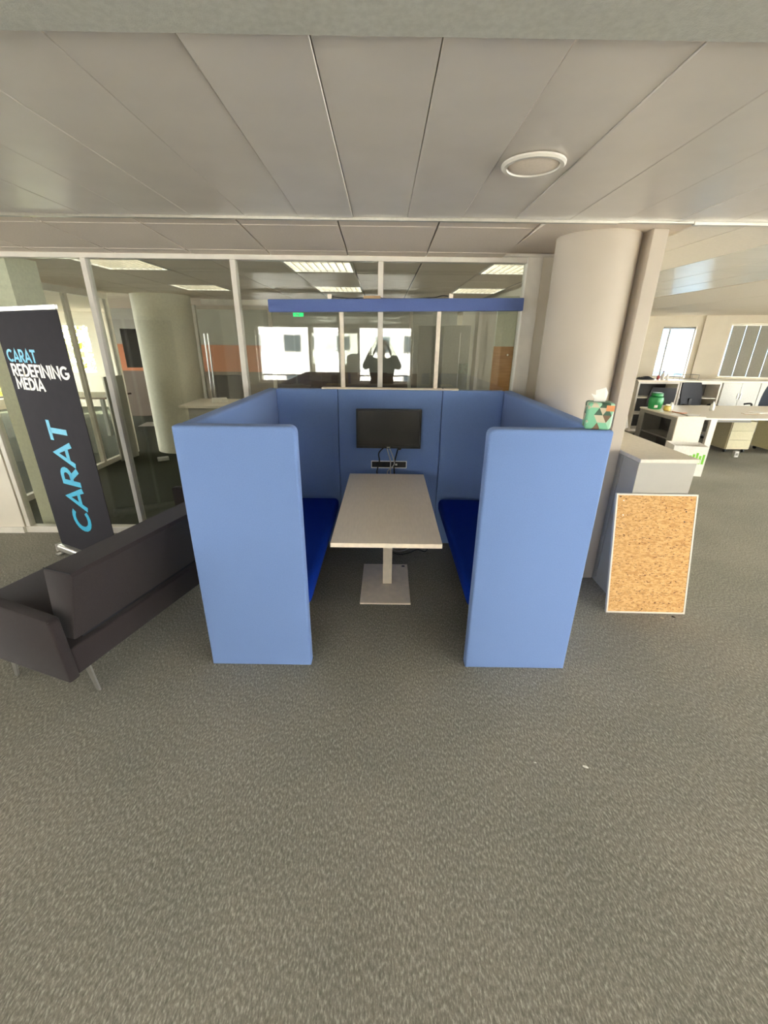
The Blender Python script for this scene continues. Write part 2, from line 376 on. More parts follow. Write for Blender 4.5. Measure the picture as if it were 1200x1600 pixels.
# ---- outer walls with their windows
def wall_with_windows(name, axis, pos, thick, a0, a1, wins, z0, z1, m='wall_paint', rot=None, label=None, frame='frame_white', rail=True):
    """wall along local X from a0 to a1, openings wins [(a,b)], inner face at local y 0, growing to +y"""
    root = struct(empty(name), label)
    if rot is not None: root.location = rot[0]; root.rotation_euler = (0, 0, rot[1])
    box('sill_wall', a0, a1, 0, thick, 0, z0, m, root); box('lintel', a0, a1, 0, thick, z1, 2.46, m, root)
    x = a0
    for a, b in list(wins) + [(a1, None)]:
        if a - x > 0.01: box('pier', x, a, 0, thick, z0, z1, m, root)
        x = b
    for i, (a, b) in enumerate(wins):
        w = box('window_frame', a, b, thick * 0.6, thick * 0.6 + 0.001, z0, z0 + 0.001, frame, root)
        bm = bmesh.new(); f = 0.045; y0, y1 = thick * 0.55, thick * 0.8
        for c in ((a, a + f, z0, z1), (b - f, b, z0, z1), (a + f, b - f, z0, z0 + f), (a + f, b - f, z1 - f, z1)): B(bm, c[0], c[1], y0, y1, c[2], c[3])
        bm.to_mesh(w.data); bm.free()
        box('pane', a + f, b - f, thick * 0.66, thick * 0.66 + 0.01, z0 + f, z1 - f, 'glass_window', w)
        if rail: box('safety_rail', a + f, b - f, thick * 0.58, thick * 0.58 + 0.02, z0 + 0.16, z0 + 0.185, 'grey_metal', w)
    return root
wall_with_windows('wall_front', 'X', 0, 0.25, -2.0, 7.2, [(-b, -a) for a, b in reversed(BACK_WINDOWS)], 0.80, 2.10, rot=((0, -3.2, 0), math.pi), label='window wall behind the viewer')
wall_with_windows('wall_front', 'X', 0, 0.25, -11.2, -2.0, [(-b, -a) for a, b in reversed(GLAZ_BACK)], 0.25, 2.36, rot=((0, -3.2, 0), math.pi), label='unseen wall behind the viewer to the right, glazing added for light')
wall_with_windows('wall_far', 'X', 0, 0.25, -10.2, 5.9, FAR_WINDOWS, 0.9, 2.1, rot=((0, 12.0, 0), 0), label='far outer wall with windows')
wall_with_windows('wall_side', 'Y', 0, 0.25, 3.87, 12.2, [(4.2, 6.6), (6.7, 9.2), (9.3, 11.8)], 0.25, 2.36, rot=((-10.0, 0, 0), R(90)), label='unseen left outer wall of the far rooms, tall windows added for light')  # windows put in out of view to brighten the rooms behind the glass
wall_with_windows('wall_side', 'Y', 0, 0.25, -3.4, 3.76, GLAZ_LEFT, 0.25, 2.36, rot=((-7.0, 0, 0), R(90)), label='left outer wall with tall windows')
wall_with_windows('wall_right', 'Y', 0, 0.25, -9.9, 3.4, [(-b, -a) for a, b in reversed(GLAZ_RIGHT)], 0.25, 2.36, rot=((9.8, 0, 0), R(-90)), label='unseen right outer wall, tall windows added for light')
# the slanting facade of the right hand office
fw = struct(empty('wall_facade', FA, FRZ), 'cream outer wall with a window and lowered blinds behind the white cabinets')
box('sill_wall', -0.2, 6.0, 0, 0.28, 0, 1.0, 'wall_paint', fw); box('lintel', -0.2, 6.0, 0, 0.28, 2.225, 2.46, 'wall_paint', fw)
box('pier', -0.2, 1.28, 0, 0.28, 1.0, 2.225, 'wall_paint', fw); box('pier', 1.97, 2.61, 0, 0.28, 1.0, 2.225, 'wall_paint', fw); box('pier', 4.3, 6.0, 0, 0.28, 1.0, 2.225, 'wall_paint', fw)
box('lintel', 1.28, 1.97, 0, 0.28, 2.165, 2.225, 'wall_paint', fw); box('sill_wall', 2.61, 4.3, 0, 0.28, 1.0, 1.03, 'wall_paint', fw)
box('pilaster', 2.08, 2.14, -0.06, 0.0, 1.0, 2.4, 'wall_paint', fw); box('pilaster', 0.55, 0.95, -0.12, 0.0, 0, 2.4, 'wall_paint', fw)
w1 = struct(empty('window_1', FA, FRZ), 'bright window with a dark mullion in the far office')
bm = bmesh.new(); f = 0.04
for c in ((1.28, 1.30, 1.0, 2.165), (1.955, 1.97, 1.0, 2.165), (1.30, 1.955, 1.0, 1.03), (1.30, 1.955, 2.12, 2.165)): B(bm, c[0], c[1], 0.16, 0.22, c[2], c[3])
obj('window_frame', bm, 'grey_metal', w1); box('mullion', 1.435, 1.465, 0.15, 0.21, 1.03, 2.12, 'grey_metal', w1)
box('pane', 1.30, 1.435, 0.185, 0.195, 1.03, 2.12, 'glass_window', w1); box('pane', 1.465, 1.955, 0.185, 0.195, 1.03, 2.12, 'glass_window', w1)
w2 = struct(empty('window_2', FA, FRZ), 'wide window with closed grey vertical blinds')
bm = bmesh.new()
for c in ((2.61, 2.66, 1.03, 2.225), (4.25, 4.3, 1.03, 2.225), (2.66, 4.25, 1.03, 1.07), (2.66, 4.25, 2.185, 2.225)): B(bm, c[0], c[1], 0.12, 0.22, c[2], c[3])
obj('window_frame', bm, 'frame_white', w2); box('pane', 2.66, 4.25, 0.165, 0.175, 1.07, 2.185, 'glass_window', w2)
for k in range(6):
    x = 2.665 + k * 0.262
    box('blind_slat', x + 0.008, x + 0.256, 0.07, 0.076, 1.075, 2.18, 'blind_grey', w2)
struct(box('wall_return', 5.05, 5.25, 9.95, 12.0, 0, 2.4, 'wall_paint'), 'white wall return at the far end of the right office')
for x, y0, y1 in ((1.72, 3.93, 9.9),):
    struct(box('wall_inner', 1.70, 1.78, y0, y1, 0, 2.46, 'wall_paint'), 'wall between the glass room and the right office')

# ================================================================== THE BOOTH
BR = R(-0.6); BO = (0.047, 1.955, 0)
booth = thing('meeting_booth', 'blue upholstered meeting booth with two bench seats and tall padded panels', 'booth', BO, BR)
Hh, XO, XI, T = 1.397, 1.0275, 0.452, 0.085
def padded(name, x0, x1, y0, y1, z0, z1, m='booth_blue', bev=0.02, parent=booth, label=None): return box(name, x0, x1, y0, y1, z0, z1, m, parent, bev, 4, label)
def end_panel(s):
    # the inner top corner is rounded, the outer one nearly square
    x0, x1 = (-XO, -XI) if s < 0 else (XI, XO)
    r1 = 0.035; pts = []
    def arc(cx, cz, r, a0, a1): return [(cx + r * math.cos(R(a0 + (a1 - a0) * i / 6)), cz + r * math.sin(R(a0 + (a1 - a0) * i / 6))) for i in range(7)]
    if s < 0: pts = [(x0, 0.0), (x1, 0.0)] + arc(x1 - r1, Hh - r1, r1, 0, 90) + arc(x0 + 0.012, Hh - 0.012, 0.012, 90, 180)
    else: pts = [(x0, 0.0), (x1, 0.0)] + arc(x1 - 0.012, Hh - 0.012, 0.012, 0, 90) + arc(x0 + r1, Hh - r1, r1, 90, 180)
    bm = bmesh.new(); PRISM(bm, pts, 0, 0.078, 'Y')
    bmesh.ops.recalc_face_normals(bm, faces=bm.faces)
    es = [e for e in bm.edges if len(e.link_faces) == 2 and abs(e.verts[0].co.y - e.verts[1].co.y) < 1e-6]
    bmesh.ops.bevel(bm, geom=es, offset=0.011, segments=3, profile=0.5, affect='EDGES')
    return obj('end_panel', bm, 'booth_blue', booth, True)
end_panel(-1); end_panel(1)
for s in (-1, 1):
    x0, x1 = sorted((s * XO, s * (XO - T)))
    padded('side_panel', x0, x1, 0.0785, 1.722, 0.0, Hh - 0.001)
SPL = 0.434
for a, b in ((-(XO - T) + 0.0005, -SPL - 0.002), (-SPL + 0.002, SPL - 0.002), (SPL + 0.002, XO - T - 0.0005)):
    padded('rear_panel', a, b, 1.645, 1.722, 0.0, Hh, bev=0.008)
for s in (-1, 1):
    x0, x1 = sorted((s * 0.445, s * (XO - T - 0.001)))
    bm = bmesh.new(); B(bm, x0, x1, 0.082, 1.60, 0.355, 0.468, 0.035, 5); obj('seat_cushion', bm, 'seat_blue', booth, True, label='deep royal blue bench cushion')
    x0, x1 = sorted((s * 0.68, s * (XO - T - 0.001)))
    box('seat_base', x0, x1, 0.085, 1.60, 0.0, 0.354, 'dark_base', booth)
# light bar carried on two posts over the back of the booth
hb = box('mounting_plate', -0.567, 0.564, 1.650, 1.716, Hh + 0.0005, Hh + 0.013, 'edge_cream', booth, 0.002, 1, label='cream mounting plate on the booth back')
for x in (-0.389, 0.373):
    box('header_post', x - 0.0155, x + 0.0155, 1.668, 1.698, Hh + 0.013, 2.0, 'edge_cream', booth, 0.002, 1)
bm = bmesh.new(); B(bm, -0.978, 0.978, -0.03, 0.03, -0.0445, 0.0445, 0.006, 2); bar = obj('header_bar', bm, 'bar_blue', booth, True, label='long blue padded header bar')
bar.location = (0.031, 1.662, 2.0265); bar.rotation_euler = (0, R(-0.82), 0)
for x in (-0.505, 0.425):
    box('clip', x - 0.016, x + 0.016, -0.012, 0.02, 0.0446, 0.078, 'edge_cream', bar, 0.003, 1)
box('power_unit', -0.245, -0.115, -0.005, 0.045, 0.0446, 0.066, 'cardboard', bar, 0.003, 1, label='small beige power unit')
tube('cable', [(-0.489, 0.012, 0.062), (-0.42, 0.03, 0.056), (-0.34, 0.03, 0.05), (-0.246, 0.02, 0.055)], 0.003, 'cable_black', bar, 6)
tube('cable', [(-0.114, 0.02, 0.055), (-0.08, 0.02, 0.049), (0.15, 0.028, 0.048), (0.30, 0.03, 0.055), (0.36, 0.02, 0.066), (0.408, 0.012, 0.062)], 0.003, 'cable_black', bar, 6)
for v in (0.0,):
    box('seam_tape', SPL - 0.0035, SPL + 0.0035, 1.640, 1.724, Hh + 0.0135, Hh + 0.016, 'black_plastic', booth)

# ---- table
tb = thing('pedestal_table', 'long light grey table on a single square post in the booth', 'table', (0.037, 2.85, 0), BR)
tt = box('table_top', -0.309, 0.309, -0.742, 0.585, 0.703, 0.728, 'laminate', tb)
box('edge_band', -0.311, 0.311, -0.745, -0.7422, 0.7025, 0.7285, 'edge_cream', tt); box('edge_band', -0.3112, -0.3092, -0.742, 0.587, 0.7025, 0.7285, 'edge_cream', tt); box('edge_band', 0.3092, 0.3112, -0.742, 0.587, 0.7025, 0.7285, 'edge_cream', tt)
box('post', -0.027 + 0.006, 0.049, 0.0, 0.07, 0.012, 0.702, 'white_powder', tb, 0.003, 1)
box('base_plate', -0.184, 0.184, -0.265, 0.315, 0.0, 0.012, 'white_powder', tb, 0.002, 1)
box('maker_mark', 0.135, 0.160, 0.270, 0.292, 0.0121, 0.0126, 'black_plastic', tb, label='small black maker mark')
box('under_frame', -0.04, 0.06, -0.5, 0.45, 0.680, 0.702, 'grey_metal', tb)

# ---- monitor
def loc(x, y, z=0):
    c, s = math.cos(BR), math.sin(BR); return (BO[0] + x * c - y * s, BO[1] + x * s + y * c, z)
mo = thing('monitor', 'black flat monitor mounted on the back of the booth', 'monitor', loc(-0.008, 1.575, 1.088), BR)
mo.rotation_euler = (R(0), 0, BR)
W2, H2 = 0.2715, 0.1625
bm = bmesh.new(); B(bm, -W2, W2, 0.0, 0.036, -H2, H2, 0.006, 2); obj('housing', bm, 'black_plastic', mo, True)
box('screen', -W2 + 0.014, W2 - 0.014, -0.0015, -0.0002, -H2 + 0.02, H2 - 0.014, 'screen', mo)
bm = bmesh.new()
for c in ((-W2, W2, H2 - 0.013, H2), (-W2, W2, -H2, -H2 + 0.019), (-W2, -W2 + 0.013, -H2, H2), (W2 - 0.013, W2, -H2, H2)): B(bm, c[0], c[1], -0.004, -0.0001, c[2], c[3])
obj('bezel', bm, 'black_plastic', mo)
box('maker_mark', -0.014, 0.014, -0.0052, -0.0041, -H2 + 0.006, -H2 + 0.013, 'alu', mo, label='small pale maker mark')
box('wall_mount', -0.06, 0.06, 0.0362, 0.0695, -0.06, 0.06, 'black_plastic', mo)
# ---- socket strip
so = thing('socket_strip', 'black power strip in a white frame below the monitor', 'power strip', loc(-0.001, 1.6445, 0.765), BR)
bm = bmesh.new()
for c in ((-0.156, 0.156, 0.026, 0.033), (-0.156, 0.156, -0.033, -0.026), (-0.156, -0.149, -0.026, 0.026), (0.149, 0.156, -0.026, 0.026)): B(bm, c[0], c[1], -0.006, 0.0, c[2], c[3])
obj('frame', bm, mat('socket_white', (250, 250, 246), 0.4), so)
ins = box('insert', -0.149, 0.149, -0.003, 0.0, -0.026, 0.026, 'black_plastic', so)
for x in (-0.105, -0.045, 0.015):
    bm = bmesh.new(); CYL(bm, (x, 0), 0.019, -0.0045, -0.0031, 20, axis='Y'); obj('outlet', bm, 'dark_base', so, True)
box('data_port', 0.055, 0.073, -0.0045, -0.0031, -0.008, 0.008, 'white_plastic', so)
bm = bmesh.new(); CYL(bm, (0.045, 0.008), 0.005, -0.006, -0.0031, 12, axis='Y'); obj('button', bm, 'alu', so, True)
# ---- cables behind the table
def cable(label, pts, r, m):
    o = tube('cable', pts, r, m, None, 8, 8); o.location = BO; o.rotation_euler = (0, 0, BR); tag(o, label, 'cable')
yb = 1.625
cable('black cable looping left from the monitor to the table', [(-0.045, 1.605, 0.925), (-0.09, yb, 0.87), (-0.085, yb, 0.80), (-0.10, yb, 0.735), (-0.105, 1.60, 0.70), (-0.08, 1.57, 0.66)], 0.0055, 'cable_black')
cable('pale grey cable hanging straight from the monitor', [(-0.022, 1.602, 0.925), (-0.005, 1.615, 0.86), (0.012, yb, 0.80), (0.012, 1.622, 0.74), (0.016, 1.58, 0.66)], 0.0048, 'cable_grey')
cable('pale grey cable crossing over the power strip', [(-0.002, 1.606, 0.925), (0.03, 1.612, 0.85), (0.045, 1.606, 0.785), (0.02, 1.606, 0.745), (-0.012, 1.60, 0.715), (-0.012, 1.57, 0.66)], 0.0048, 'cable_grey')
cable('black cable curving right below the monitor', [(0.075, 1.605, 0.925), (0.065, yb, 0.87), (0.048, 1.618, 0.80), (0.044, 1.615, 0.74), (0.05, 1.57, 0.65)], 0.0058, 'cable_black')
o = thing('cable_plug', 'dark round plug hanging at the monitor edge', 'plug', loc(0.086, 1.606, 0.9055), BR)
bm = bmesh.new(); LATHE(bm, [(0.010, 0), (0.017, 0.004), (0.017, 0.015), (0.008, 0.019)], n=16); obj('plug_body', bm, 'black_plastic', o, True)
bm = bmesh.new(); LATHE(bm, [(0.006, -0.004), (0.006, -0.0005)], n=10); obj('plug_cap', bm, 'cable_grey', o, True)
cable('thin dark cable curled on the carpet under the table', [(0.03, 1.45, 0.006), (0.10, 1.40, 0.006), (0.19, 1.43, 0.006), (0.27, 1.50, 0.006), (0.33, 1.46, 0.006), (0.36, 1.52, 0.006), (0.30, 1.60, 0.006)], 0.0045, 'cable_black')
cable('thin grey cable lying on the carpet behind the table post', [(0.01, 1.56, 0.005), (0.08, 1.46, 0.005), (0.17, 1.50, 0.005), (0.22, 1.585, 0.005)], 0.004, 'cable_grey')

# ================================================================== TISSUE BOX
tx = thing('tissue_box', 'small tissue box with green triangle print on the booth corner', 'tissue box', (*loc(0.966, 0.062)[:2], Hh + 0.0008), R(-16))
bm = bmesh.new(); B(bm, -0.056, 0.056, -0.048, 0.048, 0.0, 0.122, 0.010, 3); obj('carton', bm, 'tissue_print', tx, True)
box('orange_label', 0.0205, 0.0545, -0.0492, -0.0484, 0.086, 0.112, mat('label_orange', (226, 150, 96), 0.6), tx)
bm = bmesh.new()
def sheet(bm, pts, th=0.0012):
    a = [bm.verts.new(p) for p in pts]; b = [bm.verts.new((p[0], p[1] + th, p[2])) for p in pts]; n = len(pts)
    bm.faces.new(a); bm.faces.new(b[::-1])
    for i in range(n): bm.faces.new((a[i], b[i], b[(i + 1) % n], a[(i + 1) % n]))
sheet(bm, [(-0.03, 0.0, 0.121), (0.02, 0.004, 0.121), (0.028, 0.012, 0.160), (0.012, 0.002, 0.186), (-0.030, -0.008, 0.172), (-0.026, -0.004, 0.150)])
sheet(bm, [(-0.02, -0.006, 0.121), (0.0, -0.004, 0.121), (-0.02, -0.012, 0.150), (-0.048, -0.016, 0.158), (-0.036, -0.012, 0.140)])
obj('tissue', bm, 'paper', tx)

# ================================================================== GREY CABINET AND CORK BOARD
cb = thing('side_cabinet', 'grey cabinet with a white top behind the cork board', 'cabinet', (0, 0, 0))
box('body', 1.720, 2.108, 2.732, 3.74, 0.0, 1.034, 'grey_laminate', cb, 0.002, 1)
box('top', 1.719, 2.116, 2.722, 3.75, 1.0345, 1.062, 'top_white', cb, 0.003, 1)
box('side_strip', 1.7165, 1.7195, 2.93, 2.955, 0.05, 1.03, 'alu', cb)
ck = thing('cork_board', 'cork pin board in a white frame leaning on the grey cabinet', 'board', (1.876, 2.4985, 0.0015), R(-1.6))
tilt = math.atan2(2.706 - 2.498, 0.822); Lc = math.hypot(2.706 - 2.498, 0.822); hw = 0.2755
rotm = Matrix.Rotation(-tilt, 4, 'X')
def lean(o):
    o.data.transform(rotm); return o
bm = bmesh.new(); fwid = 0.011
for c in ((-hw, hw, 0, fwid), (-hw, hw, Lc - fwid, Lc), (-hw, -hw + fwid, fwid, Lc - fwid), (hw - fwid, hw, fwid, Lc - fwid)): B(bm, c[0], c[1], 0.0, 0.022, c[2], c[3], 0.001, 1)
lean(obj('frame', bm, 'frame_white', ck))
lean(box('cork_sheet', -hw + fwid, hw - fwid, 0.003, 0.012, fwid, Lc - fwid, 'cork', ck))
lean(box('backing', -hw + fwid, hw - fwid, 0.0125, 0.0215, fwid, Lc - fwid, 'cardboard', ck))
for i, (x, z, m_) in enumerate(((-0.248, 0.826, 'debris_dark'), (-0.225, 0.80, 'white_plastic'), (0.23, 0.812, 'red_plastic'), (0.20, 0.66, 'black_plastic'), (0.205, 0.73, 'debris_dark'), (-0.22, 0.70, 'white_plastic'))):
    bm = bmesh.new(); CYL(bm, (x, z), 0.0042, -0.002, 0.0028, 8, axis='Y'); lean(obj('pin', bm, m_, ck))

# ================================================================== SOFA
SU = Vector((-math.cos(R(17)), math.sin(R(17)), 0)); SV = Vector((math.sin(R(17)), math.cos(R(17)), 0))
sofa = thing('sofa', 'dark charcoal fabric sofa seen from behind beside the booth', 'sofa', (-1.545, 1.695, 0), R(73))   # local x = along the length, local y = depth
SLn = 1.60
def sbox(name, x0, x1, y0, y1, z0, z1, bev, m='sofa_fabric'): return box(name, x0, x1, y0, y1, z0, z1, m, sofa, bev, 3)
sbox('base', 0.006, SLn - 0.006, 0.0, 0.72, 0.165, 0.325, 0.012)
sbox('seat_cushion', 0.062, SLn - 0.062, 0.13, 0.74, 0.3255, 0.435, 0.03)
def back_cushion():
    # cross-section (y, z), leaning backwards over the base
    sec = [(0.02, 0.348), (-0.105, 0.735), (-0.092, 0.752), (0.068, 0.757), (0.082, 0.742), (0.128, 0.40), (0.12, 0.348)]
    bm = bmesh.new(); PRISM(bm, sec, 0.045, SLn - 0.045, 'X')
    bmesh.ops.recalc_face_normals(bm, faces=bm.faces)
    es = [e for e in bm.edges if abs(e.verts[0].co.x - e.verts[1].co.x) < 1e-6]
    bmesh.ops.bevel(bm, geom=es, offset=0.010, segments=2, profile=0.5, affect='EDGES')
    return obj('backrest', bm, 'sofa_fabric', sofa, True)
bk = back_cushion()
box('back_support', 0.10, SLn - 0.10, 0.035, 0.11, 0.3255, 0.3475, 'dark_base', sofa)
def arm(x0, x1):
    sec = [(-0.012, 0.160), (0.002, 0.515), (0.016, 0.527), (0.70, 0.592), (0.76, 0.585), (0.76, 0.205)]
    bm = bmesh.new(); PRISM(bm, sec, x0, x1, 'X'); bmesh.ops.recalc_face_normals(bm, faces=bm.faces)
    bmesh.ops.bevel(bm, geom=list(bm.edges), offset=0.011, segments=2, profile=0.5, affect='EDGES')
    return obj('armrest', bm, 'sofa_fabric', sofa, True)
arm(-0.052, 0.0055); arm(SLn - 0.0055, SLn + 0.052)
for x0_, y in ((0.075, 0.03), (0.02, 0.50), (SLn - 0.075, 0.03), (SLn - 0.075, 0.50)):
        x = x0_; bm = bmesh.new(); B(bm, x - 0.005, x + 0.005, y - 0.022, y + 0.022, 0.0, 0.164, 0.001, 1)
        for v in bm.verts:
            if v.co.z < 0.05: v.co.y = y + (v.co.y - y) * 0.55 + (-0.03 if y < 0.3 else 0.03)
        obj('leg', bm, 'alu', sofa)
tube('seam', [(0.046, -0.097, 0.752), (0.046, -0.01, 0.7545), (0.046, 0.072, 0.757)], 0.003, 'dark_base', bk, 6)

# ================================================================== BANNER
# letters: strokes in a box one unit high
def arcp(cx, cy, rx, ry, a0, a1, n=14): return [(cx + rx * math.cos(R(a0 + (a1 - a0) * i / n)), cy + ry * math.sin(R(a0 + (a1 - a0) * i / n))) for i in range(n + 1)]
h = 0.085
GL = {
 'C': (0.80, [arcp(0.47, 0.5, 0.385, 0.415, 48, 312)]),
 'A': (0.84, [[(0.08, 0.0), (0.42, 0.93), (0.76, 0.0)], [(0.22, 0.30), (0.62, 0.30)]]),
 'R': (0.68, [[(0.12, 0), (0.12, 0.915), (0.32, 0.915)] + arcp(0.34, 0.675, 0.215, 0.24, 90, -90, 8) + [(0.12, 0.435)], [(0.32, 0.43), (0.60, 0.0)]]),
 'T': (0.64, [[(0.0, 0.915), (0.64, 0.915)], [(0.32, 0.9), (0.32, 0.0)]]),
 'E': (0.56, [[(0.53, 0.915), (0.12, 0.915), (0.12, 0.085), (0.53, 0.085)], [(0.12, 0.5), (0.49, 0.5)]]),
 'D': (0.76, [[(0.12, 0.085), (0.12, 0.915), (0.30, 0.915)] + arcp(0.30, 0.5, 0.37, 0.415, 90, -90, 12) + [(0.12, 0.085), (0.12, 0.3)]]),
 'F': (0.53, [[(0.51, 0.915), (0.12, 0.915), (0.12, 0.0)], [(0.12, 0.48), (0.46, 0.48)]]),
 'I': (0.24, [[(0.12, 0.0), (0.12, 1.0)]]),
 'N': (0.80, [[(0.12, 0.0), (0.12, 0.93), (0.68, 0.07), (0.68, 1.0)]]),
 'G': (0.84, [arcp(0.47, 0.5, 0.385, 0.415, 48, 335) + [(0.80, 0.45), (0.50, 0.45)]]),
 'M': (0.94, [[(0.10, 0.0), (0.14, 0.96), (0.47, 0.28), (0.80, 0.96), (0.84, 0.0)]]),
}
def stroke(bm, pts, t, place):
    P = [Vector((p[0], p[1])) for p in pts]; n = len(P); Ls, Rs = [], []
    for i in range(n):
        d0 = (P[i] - P[i - 1]).normalized() if i > 0 else None
        d1 = (P[i + 1] - P[i]).normalized() if i < n - 1 else None
        if d0 is None: m_, k = Vector((-d1.y, d1.x)), 1
        elif d1 is None: m_, k = Vector((-d0.y, d0.x)), 1
        else:
            n0 = Vector((-d0.y, d0.x)); n1 = Vector((-d1.y, d1.x)); m_ = (n0 + n1)
            if m_.length < 1e-4: m_ = n0; k = 1
            else: m_.normalize(); k = min(1 / max(m_.dot(n0), 0.3), 2.0)
        Ls.append(P[i] + m_ * t * k); Rs.append(P[i] - m_ * t * k)
    for i in range(n - 1):
        q = [Ls[i], Ls[i + 1], Rs[i + 1], Rs[i]]
        f0 = [bm.verts.new(place(v.x, v.y, 0)) for v in q]; f1 = [bm.verts.new(place(v.x, v.y, 1)) for v in q]
        bm.faces.new(f0); bm.faces.new(f1[::-1])
        for j in range(4): bm.faces.new((f0[j], f1[j], f1[(j + 1) % 4], f0[(j + 1) % 4]))
def word(name, txt, width, height, place, m, parent, t=0.085, gap=0.06, sp=None):
    tot = sum(GL[c][0] for c in txt) + gap * (len(txt) - 1); x = 0
    for c in txt:
        bm = bmesh.new(); w, strokes = GL[c]
        for s in strokes: stroke(bm, s, t, lambda a, b, d, x=x: place((x + a) / tot * width, b * height, d))
        obj('letter_' + c.lower(), bm, m, parent); x += w + gap
BW, BH = 0.835, 1.935
bn = thing('roll_up_banner', 'tall black roll-up banner with cyan and white lettering', 'banner', (-2.842, 3.388, 0), R(-27))
pan = box('banner_sheet', 0.0, BW, 0.0, 0.004, 0.075, BH, 'banner_black', bn)
cass = box('cassette', -0.01, BW + 0.012, -0.045, 0.075, 0.012, 0.074, 'alu', bn, 0.018, 3, label='silver base cassette')
box('end_cap', -0.016, -0.0105, -0.047, 0.077, 0.010, 0.076, 'white_plastic', cass); box('end_cap', BW + 0.0125, BW + 0.018, -0.047, 0.077, 0.010, 0.076, 'white_plastic', cass)
box('foot', 0.03, 0.07, -0.08, 0.10, 0.0, 0.0115, 'alu', bn); box('foot', BW - 0.07, BW - 0.03, -0.08, 0.10, 0.0, 0.0115, 'alu', bn)
box('top_rail', -0.004, BW + 0.004, -0.007, 0.011, BH + 0.0005, BH + 0.032, 'alu', bn, 0.003, 1)
bm = bmesh.new(); CYL(bm, (BW / 2, 0.03), 0.011, 0.075, BH, 12); obj('support_pole', bm, 'alu', bn, True)
flat = lambda x0, z0: (lambda a, b, d: (x0 + a, -0.0004 - 0.0012 * d, z0 + b))
t1 = empty('small_lettering'); t1.parent = pan
word('w', 'CARAT', 0.39, 0.088, flat(0.045, 1.598), 'print_cyan', t1, 0.095, 0.0)
word('w', 'REDEFINING', 0.735, 0.088, flat(0.05, 1.498), 'print_white', t1, 0.095, 0.02)
word('w', 'MEDIA', 0.385, 0.088, flat(0.06, 1.402), 'print_white', t1, 0.095, 0.02)
t1.name = 'slogan'
t2 = empty('large_name'); t2.parent = pan
word('w', 'CARAT', 0.905, 0.245, lambda a, b, d: (0.565 - b, -0.0004 - 0.0012 * d, 0.285 + a), 'print_cyan', t2, 0.088, 0.0)

t2.name = 'company_name'

# ================================================================== THE ROOM BEHIND THE GLASS
# tiles and louvred lamps of its ceiling
LAMPS = [(-0.87, 4.10), (-0.87, 5.885), (0.924, 4.10), (0.924, 5.885), (-2.664, 4.10), (-2.664, 5.885)]
bm = bmesh.new(); B(bm, 0.007, TS - 0.007, 0.007, 0.588, 2.388, 2.404, 0.003, 1); t0 = obj('tile', bm, 'tile_white', ceiling); first = True
for i in range(-8, 3):
    for j in range(-1, 7):
        x, y = TX0 + i * TS, 4.10 + j * 0.595
        if any(abs(x - lx) < 0.1 and abs(y - ly) < 0.1 for lx, ly in LAMPS) or y < 3.85 and j < 0 and False: continue
        c = t0 if first else share(t0, ceiling); first = False; c.location = (x, y, 0); c.scale = (1, 1, 1)
        if j == -1: c.scale = (1, 0.42, 1); c.location = (x, 3.852, 0)
box('ceiling_panel', -10.0, 1.69, 8.275, 11.99, 2.39, 2.45, 'tile_white', ceiling); box('ceiling_panel', -9.99, -5.065, 3.88, 8.27, 2.39, 2.45, 'tile_white', ceiling)
lamp0 = None
LN = ['nearest the middle mullion', 'second row left of the middle', 'near right corner', 'second row at the right', 'near left behind the banner', 'second row above the inner column']
for (x, y), n_ in zip(LAMPS, LN):
    if lamp0 is None:
        lamp0 = r_ = thing('louvre_lamp', '', 'ceiling lamp')
        bm = bmesh.new()
        for c in ((0.004, 0.596, 0.004, 0.02), (0.004, 0.596, 0.575, 0.591), (0.004, 0.02, 0.02, 0.575), (0.58, 0.596, 0.02, 0.575)): B(bm, c[0], c[1], c[2], c[3], 2.384, 2.43)
        obj('frame', bm, 'lamp_white', r_)
        box('reflector', 0.02, 0.58, 0.02, 0.575, 2.428, 2.434, 'lamp_glow', r_)
        for k in range(1, 9): box('louvre_rib', 0.02 + k * 0.0622 - 0.004, 0.02 + k * 0.0622 + 0.004, 0.02, 0.575, 2.386, 2.420, 'louvre_mirror', r_)
        for k in range(1, 6): box('louvre_blade', 0.021, 0.579, 0.02 + k * 0.0925 - 0.003, 0.02 + k * 0.0925 + 0.003, 2.388, 2.419, 'louvre_mirror', r_)
    else: r_ = copy_tree(lamp0)
    r_.location = (x, y, 0); tag(r_, 'square louvred ceiling lamp behind the glass, ' + n_, 'ceiling lamp', 'louvred lamps behind the glass')
struct(box('column_square', -3.42, -3.06, 3.93, 4.28, 0, 2.39, mat('pale_green_paint', (236, 236, 216), 0.8)), 'pale square pillar just behind the glass at the left')
bm = bmesh.new(); CYL(bm, (-3.43, 7.28), 0.42, 0, 2.39, 48); struct(obj('column_inner', bm, mat('column_inner', (224, 220, 202), 0.8), smooth=True), 'thick round column inside the glass room')
# side partition of the glass room
ip = struct(empty('wall_inner_side', (-4.12, 0, 0)), 'glass side partition inside the glass room')
box('base_rail', -0.03, 0.03, 4.3, 7.0, 0, 0.07, 'frame_white', ip); box('head_rail', -0.03, 0.03, 4.3, 7.0, 2.30, 2.38, 'frame_white', ip)
for y in (4.32, 5.2, 6.1, 6.98):
    box('post', -0.03, 0.03, y - 0.025, y + 0.025, 0.07, 2.30, 'frame_white', ip)
for a, b in ((4.345, 5.175), (5.225, 6.075), (6.125, 6.955)): box('pane', -0.005, 0.005, a, b, 0.07, 2.30, 'glass_partition', ip)
